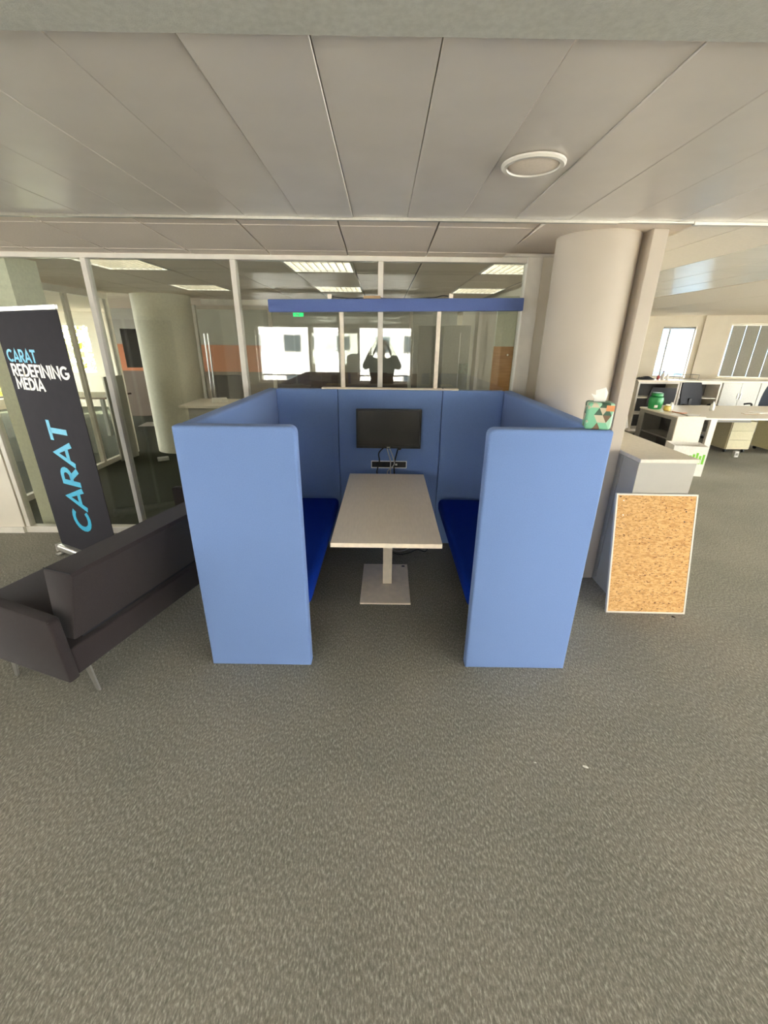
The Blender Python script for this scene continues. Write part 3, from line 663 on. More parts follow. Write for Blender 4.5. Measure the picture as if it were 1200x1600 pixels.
# back partition with the glass door
ib = struct(empty('wall_inner_back', (0, 7.90, 0)), 'glass back partition of the glass room')
box('head_rail', -3.05, 1.69, -0.03, 0.03, 2.30, 2.39, 'frame_white', ib); box('base_rail', -1.9, 1.69, -0.03, 0.03, 0, 0.07, 'frame_white', ib)
for x in (-3.36, -3.20, -1.92, -0.72, 0.48, 1.60): box('mullion', x - 0.03, x + 0.03, -0.03, 0.03, 0.0, 2.30, 'frame_white', ib)
for a, b in ((-1.89, -0.75), (-0.69, 0.45), (0.51, 1.57)): box('pane', a, b, -0.005, 0.005, 0.07, 2.30, 'glass_partition', ib)
d1 = struct(empty('door_1', (0, 7.90, 0)), 'frameless double glass door with tall chrome pulls')
for a, b, hx in ((-3.165, -2.56, -2.60), (-2.55, -1.955, -2.51)):
    lf = box('door_leaf', a, b, -0.006, 0.006, 0.01, 2.29, 'glass_partition', d1)
hx = -3.03
for x in (hx - 0.03, hx + 0.03):
    bm = bmesh.new(); CYL(bm, (x, -0.05), 0.012, 0.62, 1.86, 12); obj('door_handle', bm, 'chrome', d1, True)
# far wall of the corridor with the painted band
fwl = struct(empty('wall_corridor', (0, 10.5, 0)), 'far corridor wall with an orange band')
box('lower_panel', -6.2, 1.68, 0, 0.08, 0, 1.06, mat('wall_brown', (112, 98, 84), 0.7), fwl); box('upper_panel', -6.2, 1.68, 0, 0.08, 1.645, 2.40, 'wall_grey', fwl)
box('orange_band', -6.2, -2.75, -0.004, 0.08, 1.0605, 1.6445, 'orange_paint', fwl, label='painted orange band'); box('middle_panel', -2.745, 1.68, 0, 0.08, 1.0605, 1.6445, 'wall_grey', fwl)
# wooden screen, counter, side board and items seen over the booth
wd = thing('wooden_screen', 'low brown wooden screen seen behind the glass over the booth', 'screen', (0, 0, 0))
for k in range(5): box('board', -1.72 + k * 0.455, -1.27 + k * 0.455 - 0.004, 9.2, 9.23, 0.05, 1.16 if k < 4 else 1.10, 'brown_wood', wd)
box('plinth', -1.72, 0.55, 9.19, 9.24, 0, 0.05, 'dark_base', wd)
ct = thing('reception_counter', 'grey counter with clutter behind the glass left of the booth', 'counter', (0, 0, 0))
box('top', -2.95, -1.55, 6.25, 7.05, 0.84, 0.875, 'laminate', ct); box('front', -2.85, -1.65, 6.32, 6.35, 0.0, 0.84, 'grey_laminate', ct); box('side', -2.85, -2.82, 6.36, 6.95, 0, 0.84, 'grey_laminate', ct); box('side', -1.68, -1.65, 6.36, 6.95, 0, 0.84, 'grey_laminate', ct)
def carton(name, label, cat, x, y, z, w, d, h_, rz, m_, tilt_=0):
    r_ = thing(name, label, cat, (x, y, z), R(rz)); bm = bmesh.new(); B(bm, -w / 2, w / 2, -d / 2, d / 2, 0, h_, min(0.006, h_ / 4), 1); obj('body', bm, m_, r_)
    bm = bmesh.new(); B(bm, -w / 2 * .96, w / 2 * .96, -d / 2 * .96, d / 2 * .96, h_ + 0.0003, h_ + 0.002); obj('top_sheet', bm, 'paper', r_)
    return r_
carton('paper_pack', 'white paper pack on the counter behind the glass', 'paper', -2.48, 6.62, 0.876, 0.22, 0.16, 0.06, 24, 'paper')
carton('paper_pack', 'small white box beside the paper pack behind the glass', 'box', -2.08, 6.75, 0.876, 0.14, 0.10, 0.05, -18, 'white_plastic')
carton('paper_pack', 'flat stack of sheets on the counter near the partition', 'paper', -1.80, 6.55, 0.876, 0.21, 0.28, 0.03, 8, 'paper')
# dark armchair and tables glimpsed through the left panes
ch = thing('lounge_chair', 'dark chair behind the glass door in front of the orange band', 'chair', (-3.3, 9.4, 0), R(20))
box('seat', -0.3, 0.3, -0.3, 0.3, 0.34, 0.46, 'chair_mesh', ch, 0.03); box('backrest', -0.3, 0.3, 0.22, 0.30, 0.461, 1.05, 'chair_mesh', ch, 0.03)
for x in (-0.26, 0.26):
    for y in (-0.26, 0.24): bm = bmesh.new(); CYL(bm, (x, y), 0.015, 0, 0.34, 10); obj('leg', bm, 'chrome', ch)
dk = thing('meeting_table', 'dark topped table behind the side partition at the left', 'table', (-6.2, 8.6, 0))
box('table_top', -1.0, 1.0, -0.45, 0.45, 0.70, 0.73, 'brown_wood', dk)
for x in (-0.9, 0.9):
    for y in (-0.38, 0.38): box('leg', x - 0.03, x + 0.03, y - 0.03, y + 0.03, 0, 0.70, 'grey_metal', dk)
lb = thing('leaning_board', 'tall narrow board leaning by the inner column', 'board', (-3.98, 6.55, 0), R(80))
box('sheet', -0.18, 0.18, 0, 0.02, 0, 1.25, 'wall_grey', lb); box('edge', -0.19, -0.1805, -0.002, 0.022, 0, 1.25, 'alu', lb)
carton('small_carton', 'small white carton on the dark floor behind the glass', 'box', -3.42, 6.45, 0.0, 0.16, 0.09, 0.05, 30, 'white_plastic')
pd = thing('presentation_screen', 'dark wall screen behind the glass left of the inner column', 'screen', (-5.0, 9.4, 1.2), R(8))
box('panel', -0.35, 0.35, 0, 0.04, 0.0, 0.75, 'screen', pd); box('stand_pole', -0.02, 0.02, 0.041, 0.08, -1.19, 0.4, 'alu', pd); box('foot', -0.3, 0.3, -0.2, 0.3, -1.2, -1.19, 'alu', pd)
# exit sign
ex = thing('exit_sign', 'small green exit sign hanging behind the blue bar', 'sign', (-1.64, 9.0, 2.225))
box('plate', -0.10, 0.10, 0, 0.02, -0.035, 0.035, 'exit_green', ex); box('hanger', -0.004, 0.004, 0.005, 0.012, 0.0355, 0.1645, 'alu', ex)
bm = bmesh.new(); B(bm, -0.012, 0.012, -0.002, -0.0003, -0.02, 0.012); B(bm, -0.006, 0.006, -0.002, -0.0003, 0.014, 0.024); obj('figure_mark', bm, 'print_white', ex)
bm = bmesh.new(); PRISM(bm, [(-0.06, 0.0), (-0.04, 0.014), (-0.04, 0.005), (-0.022, 0.005), (-0.022, -0.005), (-0.04, -0.005), (-0.04, -0.014)], -0.002, -0.0003); obj('arrow_mark', bm, 'print_white', ex)
# right side of the glass room: grey screens and a honey coloured door with a glazed top
for i, (x, y, w) in enumerate(((0.78, 7.3, 0.42), (1.12, 6.9, 0.40))):
    sc = thing('folding_screen', ('left' if i == 0 else 'right') + ' grey fabric screen panel behind the glass at the right', 'screen', (x, y, 0), R(-6), 'grey screens behind the glass')
    box('panel', -w / 2, w / 2, 0, 0.03, 0.06, 2.0, 'blind_grey', sc, 0.004, 1)
    for k in (-1, 1): box('foot', k * w * .35 - 0.02, k * w * .35 + 0.02, -0.12, 0.15, 0, 0.0595, 'grey_metal', sc)
    bm = bmesh.new(); CYL(bm, (0.02 + i * 0.03, -0.006), 0.004, 0.9, 1.9, 8); obj('pull_cord', bm, 'alu', sc)
d2 = struct(empty('door_2', (1.64, 5.85, 0)), 'honey coloured wooden door with a glazed upper half')
box('lower_leaf', -0.20, 0.05, 0, 0.04, 0, 1.72, 'honey_wood', d2); box('upper_leaf', -0.20, 0.05, 0.0, 0.04, 1.7205, 2.30, mat('pale_mint', (206, 210, 190), 0.6), d2)
bm = bmesh.new(); CYL(bm, (-0.03, 1.62), 0.012, -0.05, -0.0005, 10, axis='Y'); obj('door_handle', bm, 'chrome', d2)
ld = thing('low_desk', 'dark low desk behind the glass at the right', 'desk', (0, 0, 0))
box('top', 0.62, 1.45, 6.0, 6.6, 1.06, 1.09, 'dark_interior', ld); box('front', 0.64, 1.43, 6.02, 6.05, 0, 1.06, 'dark_interior', ld)
carton('white_tray', 'white tray on the low desk behind the glass', 'tray', 1.26, 6.22, 1.0905, 0.30, 0.16, 0.035, -14, 'white_plastic')

# ================================================================== THE OFFICE TO THE RIGHT
lowc0 = None
for i, (x, lab) in enumerate(((5.37, 'white open shelf cabinet nearest the pilaster in the far row'), (6.26, 'white open shelf cabinet behind the mesh chair in the far row'))):
    r_ = thing('shelf_cabinet', lab, 'cabinet', (x, 9.2, 0), 0, 'cabinets below the far window')
    w = 0.87
    box('side', 0, 0.035, 0, 0.42, 0, 1.04, 'frame_white', r_); box('side', w - 0.035, w, 0, 0.42, 0, 1.04, 'frame_white', r_)
    box('back', 0.035, w - 0.035, 0.40, 0.42, 0.05, 1.04, 'dark_interior', r_); box('shelf', 0.036, w - 0.036, 0.02, 0.40, 0.70, 0.72, 'frame_white', r_)
    box('shelf', 0.036, w - 0.036, 0.02, 0.40, 0.36, 0.38, 'frame_white', r_); box('bottom', 0.035, w - 0.035, 0, 0.40, 0.0, 0.05, 'frame_white', r_); box('top', 0.036, w - 0.036, 0, 0.40, 1.0, 1.04, 'frame_white', r_)
for i in range(3):
    r_ = thing('door_cabinet', ['pale closed cabinet between the mesh chair and the grey chair', 'pale closed cabinet behind the grey chair', 'pale closed cabinet at the right end of the row'][i], 'cabinet', (7.16 + i * 0.80, 9.2, 0), 0, 'cabinets below the far window')
    box('body', 0, 0.79, 0.02, 0.42, 0, 1.04, 'frame_white', r_)
    for k in (0, 1):
        dr = box('door', 0.004 + k * 0.396, 0.392 + k * 0.396, 0.0, 0.0195, 0.06, 1.03, mat('pale_door', (206, 206, 198), 0.5), r_)
        box('handle', (0.36 if k == 0 else 0.42), (0.375 if k == 0 else 0.435), -0.015, -0.0005, 0.7, 0.82, 'alu', dr)
wt = thing('cabinet_worktop', 'long white worktop over the far row of cabinets', 'worktop', (0, 0, 1.0405))
box('board', 5.33, 9.6, 9.18, 9.66, 0, 0.028, 'top_white', wt, 0.003, 1)
box('front_edge', 5.33, 9.6, 9.176, 9.1795, 0.0, 0.028, 'edge_cream', wt)
def bottle(label, x, y, z, r, hh, m_, capm, cat='bottle'):
    t_ = thing('bottle', label, cat, (x, y, z)); bm = bmesh.new(); LATHE(bm, [(r * .9, 0), (r, hh * .05), (r, hh * .62), (r * .45, hh * .8), (r * .4, hh * .9)], n=16); obj('body', bm, m_, t_, True)
    bm = bmesh.new(); LATHE(bm, [(r * .48, hh * .902), (r * .48, hh)], n=14); obj('cap', bm, capm, t_, True)
ZW = 1.069
bottle('white pump bottle with red cap on the far white worktop', 5.98, 9.42, ZW, 0.035, 0.17, 'white_plastic', 'red_plastic')
bottle('short pink and white bottle on the far white worktop', 6.10, 9.45, ZW, 0.03, 0.12, 'white_plastic', 'white_plastic')
bottle('small red bottle on the far white worktop', 5.87, 9.40, ZW, 0.025, 0.10, 'red_plastic', 'white_plastic')
wtr = thing('wire_tray', 'small wire letter tray on the far worktop below the window', 'tray', (6.48, 9.42, ZW))
for k in range(2):
    z = 0.02 + k * 0.09
    tube('wire_loop', [(-0.2, -0.1, z), (0.2, -0.1, z), (0.2, 0.1, z), (-0.2, 0.1, z), (-0.2, -0.1, z)], 0.004, 'grey_metal', wtr, 6, 0)
for x in (-0.2, 0.2):
    for y in (-0.1, 0.1): tube('wire_post', [(x, y, 0.0), (x, y, 0.12)], 0.004, 'grey_metal', wtr, 6, 0)
db = thing('folded_bag', 'dark folded bag lying on the left end of the worktop', 'bag', (5.62, 9.42, ZW))
bm = bmesh.new(); LATHE(bm, [(0.10, 0), (0.14, 0.012), (0.10, 0.035), (0.04, 0.05)], n=14)
for v in bm.verts: v.co.x *= 1.4; v.co.z *= 1 + 0.3 * math.sin(v.co.x * 30)
obj('body', bm, 'chair_mesh', db, True); tube('strap', [(0.1, 0, 0.03), (0.05, -0.03, 0.055), (-0.05, -0.02, 0.058), (-0.12, 0.0, 0.03)], 0.006, 'black_plastic', db)
# small open cabinet with items on top
sc_ = thing('tambour_cabinet', 'grey open cabinet with shelves carrying the green jar', 'cabinet', (0, 0, 0))
x0, x1, y0, y1, Hc = 4.46, 4.87, 6.42, 7.42, 0.742
box('top', x0 - 0.01, x1 + 0.01, y0 - 0.01, y1 + 0.01, Hc, Hc + 0.022, 'top_white', sc_, 0.002, 1); box('front', x0, x1, y0, y0 + 0.02, 0, Hc - .0005, 'top_white', sc_); box('back', x0, x1, y1 - 0.02, y1, 0, Hc - .0005, 'grey_metal', sc_)
box('side', x1 - 0.02, x1, y0 + .0205, y1 - .0205, 0, Hc - .0005, 'dark_interior', sc_); box('bottom', x0, x1 - .0205, y0 + .0205, y1 - .0205, 0, 0.05, 'grey_metal', sc_)
box('shelf', x0 + 0.02, x1 - .0205, y0 + .1, y1 - .1, 0.38, 0.40, 'grey_metal', sc_)
for a, b in ((y0 + .0205, y0 + 0.14), (y1 - 0.14, y1 - .0205)): box('jamb', x0, x0 + 0.02, a, b, 0.0505, Hc - .0005, 'grey_metal', sc_)
box('jamb', x0, x0 + 0.02, y0 + .1405, y1 - .1405, Hc - 0.05, Hc - .0005, 'grey_metal', sc_)
ZC = Hc + 0.0225
bf = thing('ring_binder', 'dark blue binder lying in the open grey cabinet', 'binder', (4.66, 6.85, 0.0505)); box('cover', -0.12, 0.12, -0.15, 0.15, 0, 0.07, mat('binder_blue', (50, 70, 96), 0.5), bf); box('pages', -0.11, 0.121, -0.14, 0.14, 0.01, 0.06, 'paper', bf)
jr = thing('green_jar', 'green screw-top jar on the small grey cabinet', 'jar', (4.57, 7.22, ZC))
bm = bmesh.new(); LATHE(bm, [(0.085, 0), (0.10, 0.015), (0.112, 0.15), (0.10, 0.19), (0.075, 0.205)], n=28); obj('body', bm, 'green_plastic', jr, True)
bm = bmesh.new(); LATHE(bm, [(0.08, 0.2055), (0.088, 0.21), (0.088, 0.25), (0.078, 0.258)], n=28); obj('lid', bm, 'green_plastic', jr, True)
box('label', -0.075, -0.02, -0.1105, -0.104, 0.03, 0.07, 'paper', jr)
cn = thing('yellow_jar', 'small yellow jar beside the green jar', 'jar', (4.63, 6.98, ZC))
bm = bmesh.new(); LATHE(bm, [(0.04, 0), (0.052, 0.012), (0.05, 0.07), (0.03, 0.085)], n=20); obj('body', bm, 'yellow_plastic', cn, True)
bm = bmesh.new(); LATHE(bm, [(0.032, 0.0855), (0.032, 0.105)], n=18); obj('lid', bm, 'paper', cn, True)
bottle('small white bottle with dark base near the yellow jar', 4.80, 7.15, ZC, 0.032, 0.13, 'white_plastic', 'chair_mesh')
carton('note_pad', 'flat orange and white note pad on the small cabinet', 'note pad', 4.72, 6.80, ZC, 0.12, 0.18, 0.012, 12, 'orange_paint')
carton('laptop_sleeve', 'flat grey folder on the front of the small cabinet', 'folder', 4.74, 6.56, ZC, 0.20, 0.15, 0.008, 4, 'grey_metal')
# desks
def desk(label, x, y, w, d):
    r_ = thing('office_desk', label, 'desk', (x, y, 0), 0, 'desks in the right office')
    box('desk_top', 0, w, 0, d, 0.705, 0.73, 'top_white', r_, 0.002, 1)
    box('edge_band', 0, w, -0.003, -0.0003, 0.7045, 0.7305, 'edge_cream', r_)
    for lx in (0.13, w - 0.24):
        for ly in (0.02, d - 0.10):
            bm = bmesh.new(); B(bm, lx, lx + 0.10, ly, ly + 0.05, 0.0, 0.704, 0.003, 1); obj('leg', bm, 'frame_white', r_)
        box('leg_beam', lx + 0.02, lx + 0.08, ly - d + 0.151, ly - 0.001, 0.62, 0.68, 'grey_metal', r_)
    box('cable_tray', 0.3, w - 0.3, d * .45, d * .55, 0.56, 0.66, 'grey_metal', r_); box('modesty_panel', 0.30, w - 0.30, d - 0.04, d - 0.025, 0.25, 0.69, 'grey_metal', r_)
desk('white office desk beside the small grey cabinet', 4.92, 6.5, 1.60, 1.45); desk('white office desk at the right picture edge', 6.525, 6.5, 1.60, 1.45)
bottle('white bottle standing in the middle of the nearer white desk', 5.62, 7.32, 0.731, 0.035, 0.15, 'white_plastic', 'grey_metal')
bottle('thin clear bottle beside the white bottle on the desk', 5.72, 7.45, 0.731, 0.024, 0.13, 'grey_metal', 'white_plastic')
carton('paper_sheet', 'loose white papers in the middle of the white desk', 'paper', 6.25, 7.1, 0.731, 0.24, 0.18, 0.008, 20, 'paper')
carton('paper_sheet', 'crumpled pale paper beside the loose papers on the desk', 'paper', 5.98, 6.95, 0.731, 0.20, 0.12, 0.006, -12, 'cardboard')
carton('paper_sheet', 'white document stack on the desk at the right edge', 'paper', 6.95, 7.3, 0.731, 0.22, 0.30, 0.02, 6, 'paper')
# cream pedestals below the desks
for i, (x, y) in enumerate(((6.05, 7.30), (6.82, 7.20))):
    r_ = thing('drawer_pedestal', ['cream drawer pedestal below the nearer white desk', 'cream drawer pedestal at the right picture edge'][i], 'pedestal', (x, y, 0), 0, 'cream pedestals')
    box('body', 0, 0.42, 0.02, 0.50, 0.06, 0.55, 'cream_metal', r_, 0.003, 1)
    for k in range(3): box('drawer', 0.01, 0.41, 0.0, 0.0195, 0.07 + k * 0.16, 0.225 + k * 0.16, 'cream_metal', r_)
    for cx in (0.05, 0.37):
        for cy in (0.07, 0.45): bm = bmesh.new(); CYL(bm, (cy, 0.03), 0.03, cx - 0.012, cx + 0.012, 14, axis='X'); obj('castor', bm, 'black_plastic', r_)
# chairs
def office_chair(label, x, y, rz, m_, arms=True, seat_h=0.47):
    r_ = thing('office_chair', label, 'chair', (x, y, 0), R(rz), 'office chairs')
    bm = bmesh.new(); B(bm, -0.24, 0.24, -0.24, 0.24, seat_h - 0.06, seat_h, 0.025, 3); obj('seat', bm, m_, r_, True)
    bm = bmesh.new()
    n = 6
    for j in range(n + 1):
        for k, th in ((0, 0.0), (1, 0.03)):
            z = seat_h + 0.08 + 0.52 * j / n; yy = 0.21 + 0.10 * (j / n) ** 1.3 + th
            for i in range(7):
                u = -1 + i / 3; wd_ = 0.235 - 0.03 * abs(j / n - 0.5) ** 2 * 4 * (1 if j > 3 else .6)
                bm.verts.new((u * wd_, yy - 0.035 * u * u, z))
    bm.verts.ensure_lookup_table()
    idx = lambda j, k, i: bm.verts[(j * 2 + k) * 7 + i]
    for j in range(n):
        for i in range(6):
            for k in (0, 1): bm.faces.new((idx(j, k, i), idx(j, k, i + 1), idx(j + 1, k, i + 1), idx(j + 1, k, i)))
        for i in (0, 6): bm.faces.new((idx(j, 0, i), idx(j, 1, i), idx(j + 1, 1, i), idx(j + 1, 0, i)))
    for j in (0, n):
        for i in range(6): bm.faces.new((idx(j, 0, i), idx(j, 0, i + 1), idx(j, 1, i + 1), idx(j, 1, i)))
    obj('backrest', bm, m_, r_, True)
    box('back_spine', -0.03, 0.03, 0.215, 0.245, seat_h - 0.05, seat_h + 0.30, 'black_plastic', r_, 0.004, 1)
    bm = bmesh.new(); CYL(bm, (0, 0), 0.028, 0.10, seat_h - 0.0605, 14); obj('gas_column', bm, 'black_plastic', r_, True)
    for k in range(5):
        a = 2 * math.pi * k / 5; c_, s_ = math.cos(a), math.sin(a)
        lg = tube('leg', [(0.02 * c_, 0.02 * s_, 0.11), (0.15 * c_, 0.15 * s_, 0.095), (0.29 * c_, 0.29 * s_, 0.07)], 0.018, 'black_plastic', r_, 8, 3)
        bm = bmesh.new(); CYL(bm, (0.29 * s_, 0.028), 0.028, 0.29 * c_ - 0.012, 0.29 * c_ + 0.012, 12, axis='X'); obj('castor', bm, 'black_plastic', lg, True)
    if arms:
        for s_ in (-1, 1): tube('armrest', [(s_ * 0.24, 0.10, seat_h - 0.03), (s_ * 0.29, 0.10, seat_h + 0.02), (s_ * 0.29, 0.08, seat_h + 0.19), (s_ * 0.29, -0.14, seat_h + 0.20)], 0.018, 'black_plastic', r_, 8, 4)
    return r_
office_chair('dark mesh office chair in front of the white shelf cabinets', 6.20, 8.45, 8, 'chair_mesh')
office_chair('grey blue office chair side-on before the closed cabinets', 7.52, 8.45, -70, 'chair_blue')
office_chair('dark office chair standing behind the nearer white desk', 5.30, 8.42, 170, 'chair_mesh', False, 0.42)
# cartons by the pilaster
bx = thing('open_carton', 'open white carton with green printed bars before the small cabinet', 'carton', (4.44, 6.05, 0), R(-14))
for c in ((-0.22, 0.22, -0.16, -0.153), (-0.22, 0.22, 0.153, 0.16), (-0.22, -0.213, -0.153, 0.153), (0.213, 0.22, -0.153, 0.153)): box('wall', c[0], c[1], c[2], c[3], 0, 0.43, 'paper', bx)
box('bottom', -0.213, 0.213, -0.153, 0.153, 0, 0.005, 'cardboard', bx)
for k in range(5): box('printed_bar', 0.0 + k * 0.042, 0.03 + k * 0.042, -0.1615, -0.1603, 0.18, 0.30 + 0.02 * (k % 3), 'print_green', bx)
tc_ = thing('tilted_carton', 'white carton lying tilted beside the pilaster', 'carton', (4.06, 7.35, 0.34), R(10))
bm = bmesh.new(); B(bm, -0.15, 0.15, -0.14, 0.14, 0, 0.28, 0.004, 1); cbx = obj('body', bm, 'paper', tc_); cbx.data.transform(Matrix.Rotation(R(-18), 4, 'Y')); cbx.data.transform(Matrix.Translation((0, 0, 0.052)))
bm = bmesh.new(); CYL(bm, (0.0, 0.14), 0.03, -0.1415, -0.1403, 16, axis='Y'); o_ = obj('round_mark', bm, 'grey_metal', tc_); o_.data.transform(Matrix.Rotation(R(-18), 4, 'Y')); o_.data.transform(Matrix.Translation((0, 0, 0.052)))
kr = thing('black_crate', 'black crate below the tilted white carton', 'crate', (4.06, 7.35, 0))
box('body', -0.20, 0.20, -0.18, 0.18, 0, 0.31, 'dark_base', kr, 0.004, 1); box('rim', -0.21, 0.21, -0.19, 0.19, 0.3105, 0.338, 'black_plastic', kr)
for i, (x, y) in enumerate(((5.42, 7.03), (6.02, 7.02))):
    r_ = thing('floor_socket', ['white socket block on the carpet below the nearer desk', 'white socket block on the carpet by the cream pedestal'][i], 'socket', (x, y, 0)); box('body', -0.035, 0.035, -0.03, 0.03, 0, 0.10, 'white_plastic', r_, 0.004, 1); box('face', -0.02, 0.02, -0.0325, -0.0305, 0.03, 0.07, 'grey_metal', r_)

# ================================================================== BITS ON THE CARPET
DEB = [(1.962, 2.445, 'pale scrap just before the cork board', 'debris_light', 0.016), (2.05, 2.46, 'dark scrap just before the cork board', 'debris_dark', 0.018), (2.86, 2.20, 'dark crumb beside a pale one at the right', 'debris_dark', 0.014), (2.88, 2.17, 'pale crumb beside a dark one at the right', 'debris_light', 0.010),
       (2.46, 2.17, 'tiny pale crumb at the right', 'debris_light', 0.008), (2.50, 1.88, 'dark crumb lying alone at the right', 'debris_dark', 0.012), (0.93, 1.33, 'white splinter in front of the right panel', 'print_white', 0.016), (0.71, 1.35, 'tiny white fleck in front of the right panel', 'print_white', 0.007), (2.55, 1.52, 'brown crumb near the right picture edge', 'debris_dark', 0.010)]
for x, y, lab, m_, sz in DEB:
    bm = bmesh.new(); bmesh.ops.create_icosphere(bm, subdivisions=1, radius=1)
    for v in bm.verts: v.co = Vector((v.co.x * sz * random.uniform(.8, 1.1), v.co.y * sz * .45 * random.uniform(.8, 1.2), max(0, v.co.z) * sz * .35))
    o_ = obj('crumb', bm, m_); o_.location = (x, y, 0.0005); o_.rotation_euler = (0, 0, random.uniform(-1.2, 0.4)); tag(o_, lab + ' on the carpet', 'debris', 'crumbs on the carpet')

# ================================================================== OUTSIDE
struct(box('ground_street', -60, 60, -60, 70, -9.2, -9.0, 'asphalt'), 'street below the windows')
wbd = thing('street_building', 'white building with square windows mirrored in the glass', 'building', (0, -22.4, -9.0))
box('facade', -24, 24, -1.0, 0.0, 0, 24, 'facade_white', wbd)
w0 = None
for zc in range(-3, 4):
    for x in (-14.0, -11.2, -8.6, -5.95, -3.3, 0.03, 1.95, 4.6, 7.3, 10.1):
        z = 9.0 + 1.07 + zc * 2.5
        if w0 is None:
            w0 = w_ = box('window', -0.56, 0.56, 0.0005, 0.04, 0, 1.03, 'concrete', wbd); p0 = box('pane', -0.50, 0.50, 0.0405, 0.05, 0.05, 0.98, 'window_dark', w_)
        else: w_ = copy_tree(w0, wbd)
        w_.location = (x, 0, z)
bb = thing('glass_office_building', 'pale blue office block seen through the far window', 'building', (19, 34, -9))
box('body', -16, 16, 0, 6, 0, 15, mat('facade_grey', (120, 136, 146), 0.7), bb)
for k in range(5): box('window_strip', -15.8, 15.8, -0.06, -0.001, 1.0 + k * 3.0, 2.9 + k * 3.0, 'facade_blue', bb)
tr = thing('autumn_tree', 'yellow green tree outside the far left window', 'tree', (-12.5, 18.0, -9.0))
bm = bmesh.new(); TUBE(bm, [(0, 0, 0), (0.1, 0, 4), (0, 0.1, 9)], 0.22, 10, 4); obj('trunk', bm, 'bark', tr, True)
bm = bmesh.new()
for k in range(2600):
    th, ph_ = random.uniform(0, 6.283), math.acos(random.uniform(-1, 1)); rr = 2.9 * random.uniform(0.55, 1) ** 0.5
    c = Vector((rr * math.sin(ph_) * math.cos(th), rr * math.sin(ph_) * math.sin(th), 10.2 + 1.25 * rr * math.cos(ph_)))
    u = Vector((random.gauss(0, 1), random.gauss(0, 1), random.gauss(0, 1))).normalized(); v = u.orthogonal().normalized(); s_ = random.uniform(.14, .26)
    bm.faces.new([bm.verts.new(c + a * u * s_ + b * v * s_ * .6) for a, b in ((-1, 0), (0, -1), (1, 0), (0, 1))])
cr = obj('crown', bm, 'leaf_yellow', tr); cr['kind'] = 'stuff'

# ================================================================== THE PHOTOGRAPHER, MIRRORED IN THE GLASS
def capsules(chains, voxel, grow=0.0):
    bm = bmesh.new()
    for ch_ in chains:
        for (p, r), (q, s_) in zip(ch_, ch_[1:]):
            p, q = Vector(p), Vector(q); d = q - p; n = max(2, int(d.length / (0.55 * min(r, s_))) + 1)
            for i in range(n + 1):
                t_ = i / n; rr = r + (s_ - r) * t_ + grow
                bmesh.ops.create_icosphere(bm, subdivisions=2, radius=rr, matrix=Matrix.Translation(p + d * t_))
    return bm
def figure(name, chains, voxel, m_, parent, grow=0.0, squash=None, sm=6):
    o_ = obj(name, capsules(chains, voxel, grow), m_, parent, True)
    if squash: o_.data.transform(squash)
    r_ = o_.modifiers.new('remesh', 'REMESH'); r_.mode = 'VOXEL'; r_.voxel_size = voxel; r_.use_smooth_shade = True
    s_ = o_.modifiers.new('smooth', 'SMOOTH'); s_.iterations = sm; s_.factor = 0.5
    return o_
pr_ = thing('person', 'person in dark clothes holding up a phone, mirrored in the glass', 'person', (-0.012, -0.42, 0))
def limb(s_): # one arm: shoulder, elbow out to the side, wrist near the phone
    return [((s_ * 0.15, 0.0, 1.425), 0.062), ((s_ * 0.21, 0.01, 1.40), 0.058), ((s_ * 0.285, 0.12, 1.36), 0.046), ((s_ * 0.20, 0.22, 1.54), 0.040), ((s_ * 0.128, 0.272, 1.69), 0.027), ((s_ * 0.116, 0.29, 1.735), 0.030)]
torso = [((0, 0, 0.96), 0.145), ((0, 0, 1.10), 0.135), ((0, -0.01, 1.28), 0.145), ((0, -0.01, 1.38), 0.12), ((0, 0.0, 1.46), 0.06), ((0, 0.01, 1.53), 0.055)]
wide = [((-0.10, 0, 1.0), 0.11), ((-0.085, 0, 1.15), 0.105), ((-0.12, -0.01, 1.33), 0.105), ((-0.15, 0.0, 1.41), 0.065)]
wider = [((-p[0], p[1], p[2]), r) for p, r in wide]
head = [((0, 0.01, 1.56), 0.055), ((0, 0.03, 1.60), 0.066), ((0, 0.012, 1.66), 0.083), ((0, 0.0, 1.685), 0.082)]
nose = [((0, 0.092, 1.645), 0.010), ((0, 0.112, 1.625), 0.013)]
ears = [[((s_ * 0.083, 0.0, 1.655), 0.014), ((s_ * 0.086, -0.008, 1.625), 0.010)] for s_ in (-1, 1)]
chin = [((0, 0.062, 1.575), 0.026), ((0, 0.075, 1.60), 0.022)]
def leg_(s_): return [((s_ * 0.09, 0, 0.95), 0.095), ((s_ * 0.10, 0.01, 0.70), 0.075), ((s_ * 0.10, 0.02, 0.50), 0.056), ((s_ * 0.10, 0.0, 0.34), 0.056), ((s_ * 0.10, -0.02, 0.10), 0.038), ((s_ * 0.10, 0.01, 0.05), 0.045), ((s_ * 0.12, 0.15, 0.035), 0.032)]
fingers = []
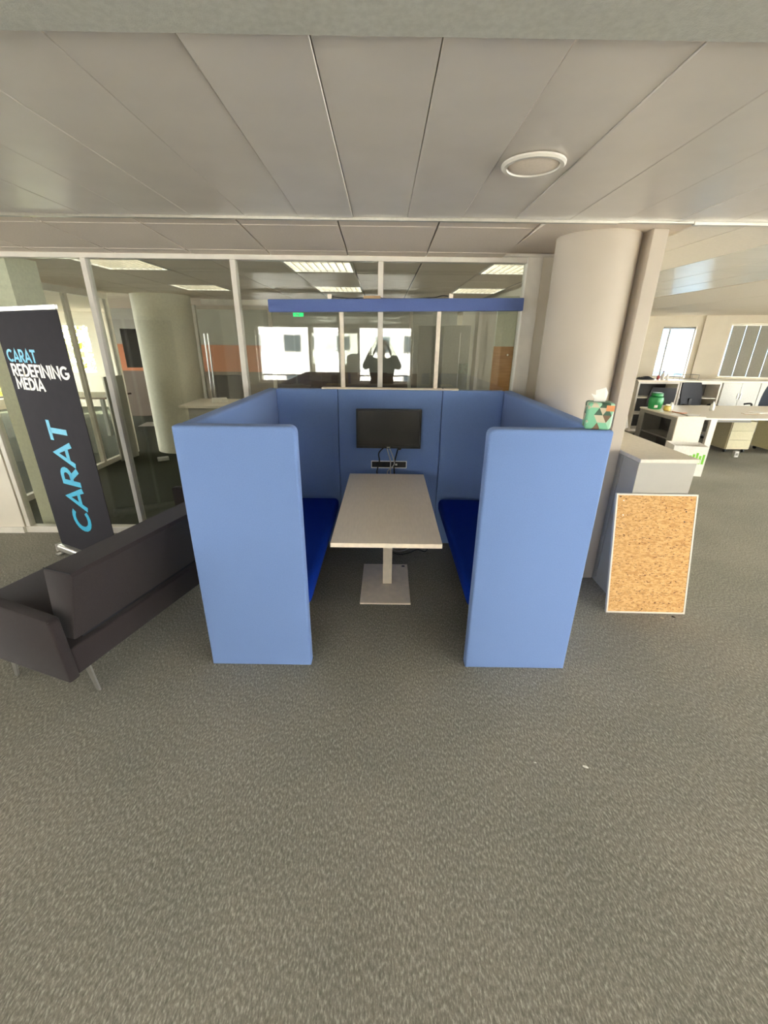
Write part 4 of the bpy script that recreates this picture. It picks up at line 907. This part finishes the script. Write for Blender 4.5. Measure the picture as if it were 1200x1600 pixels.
for s_ in (-1, 1):
    for k, (ln, zz) in enumerate(((0.066, 1.775), (0.074, 1.757), (0.070, 1.738), (0.056, 1.720))):
        fingers.append([((s_ * 0.100, 0.305, zz - 0.006), 0.0095), ((s_ * 0.092, 0.348, zz), 0.009), ((s_ * 0.062, 0.358, zz + 0.001), 0.0085), ((s_ * (0.112 - ln), 0.357, zz + 0.002), 0.0075)])
    fingers.append([((s_ * 0.095, 0.290, 1.745), 0.012), ((s_ * 0.07, 0.300, 1.762), 0.0105), ((s_ * 0.048, 0.304, 1.775), 0.009)])
figure('body', [torso, wide, wider, head, nose, chin, limb(-1), limb(1), leg_(-1), leg_(1)] + ears + fingers, 0.008, 'skin', pr_, sm=2)
figure('jacket', [torso[:4], wide, wider, limb(-1)[:5], limb(1)[:5], [((0, 0, 0.90), 0.15), ((0, 0, 1.0), 0.145)]], 0.012, 'cloth_dark', pr_, 0.017, sm=4)
figure('trousers', [leg_(-1)[:5], leg_(1)[:5], [((0, 0, 0.97), 0.13), ((0, 0, 0.88), 0.11)]], 0.012, mat('trousers', (40, 42, 52), 0.9), pr_, 0.013, sm=4)
for s_ in (-1, 1): figure('shoe', [leg_(s_)[5:]], 0.01, 'black_plastic', pr_, 0.010, sm=3)
figure('hair', [[((0, -0.025, 1.70), 0.088), ((0, -0.04, 1.66), 0.078)], [((0, 0.01, 1.725), 0.072), ((0, -0.02, 1.72), 0.080)]], 0.010, 'hair', pr_, 0.0, sm=4)
for s_ in (-1, 1):
    bm = bmesh.new(); bmesh.ops.create_icosphere(bm, subdivisions=2, radius=0.011, matrix=Matrix.Translation((s_ * 0.032, 0.084, 1.662))); obj('eye', bm, 'dark_base', pr_, True)
box('mouth', -0.024, 0.024, 0.088, 0.0935, 1.597, 1.602, 'red_plastic', pr_)
phn = thing('phone', 'black phone held up by the mirrored person', 'phone', (-0.012, -0.098, 1.757))
box('phone_body', -0.074, 0.074, 0.0, 0.008, -0.037, 0.037, 'black_plastic', phn, 0.0035, 2); box('screen', -0.070, 0.070, -0.0012, -0.0002, -0.034, 0.034, 'screen', phn)
for x in (0.048, 0.062): bm = bmesh.new(); CYL(bm, (x, 0.016), 0.006, 0.0082, 0.0105, 14, axis='Y'); obj('lens', bm, 'screen', phn)
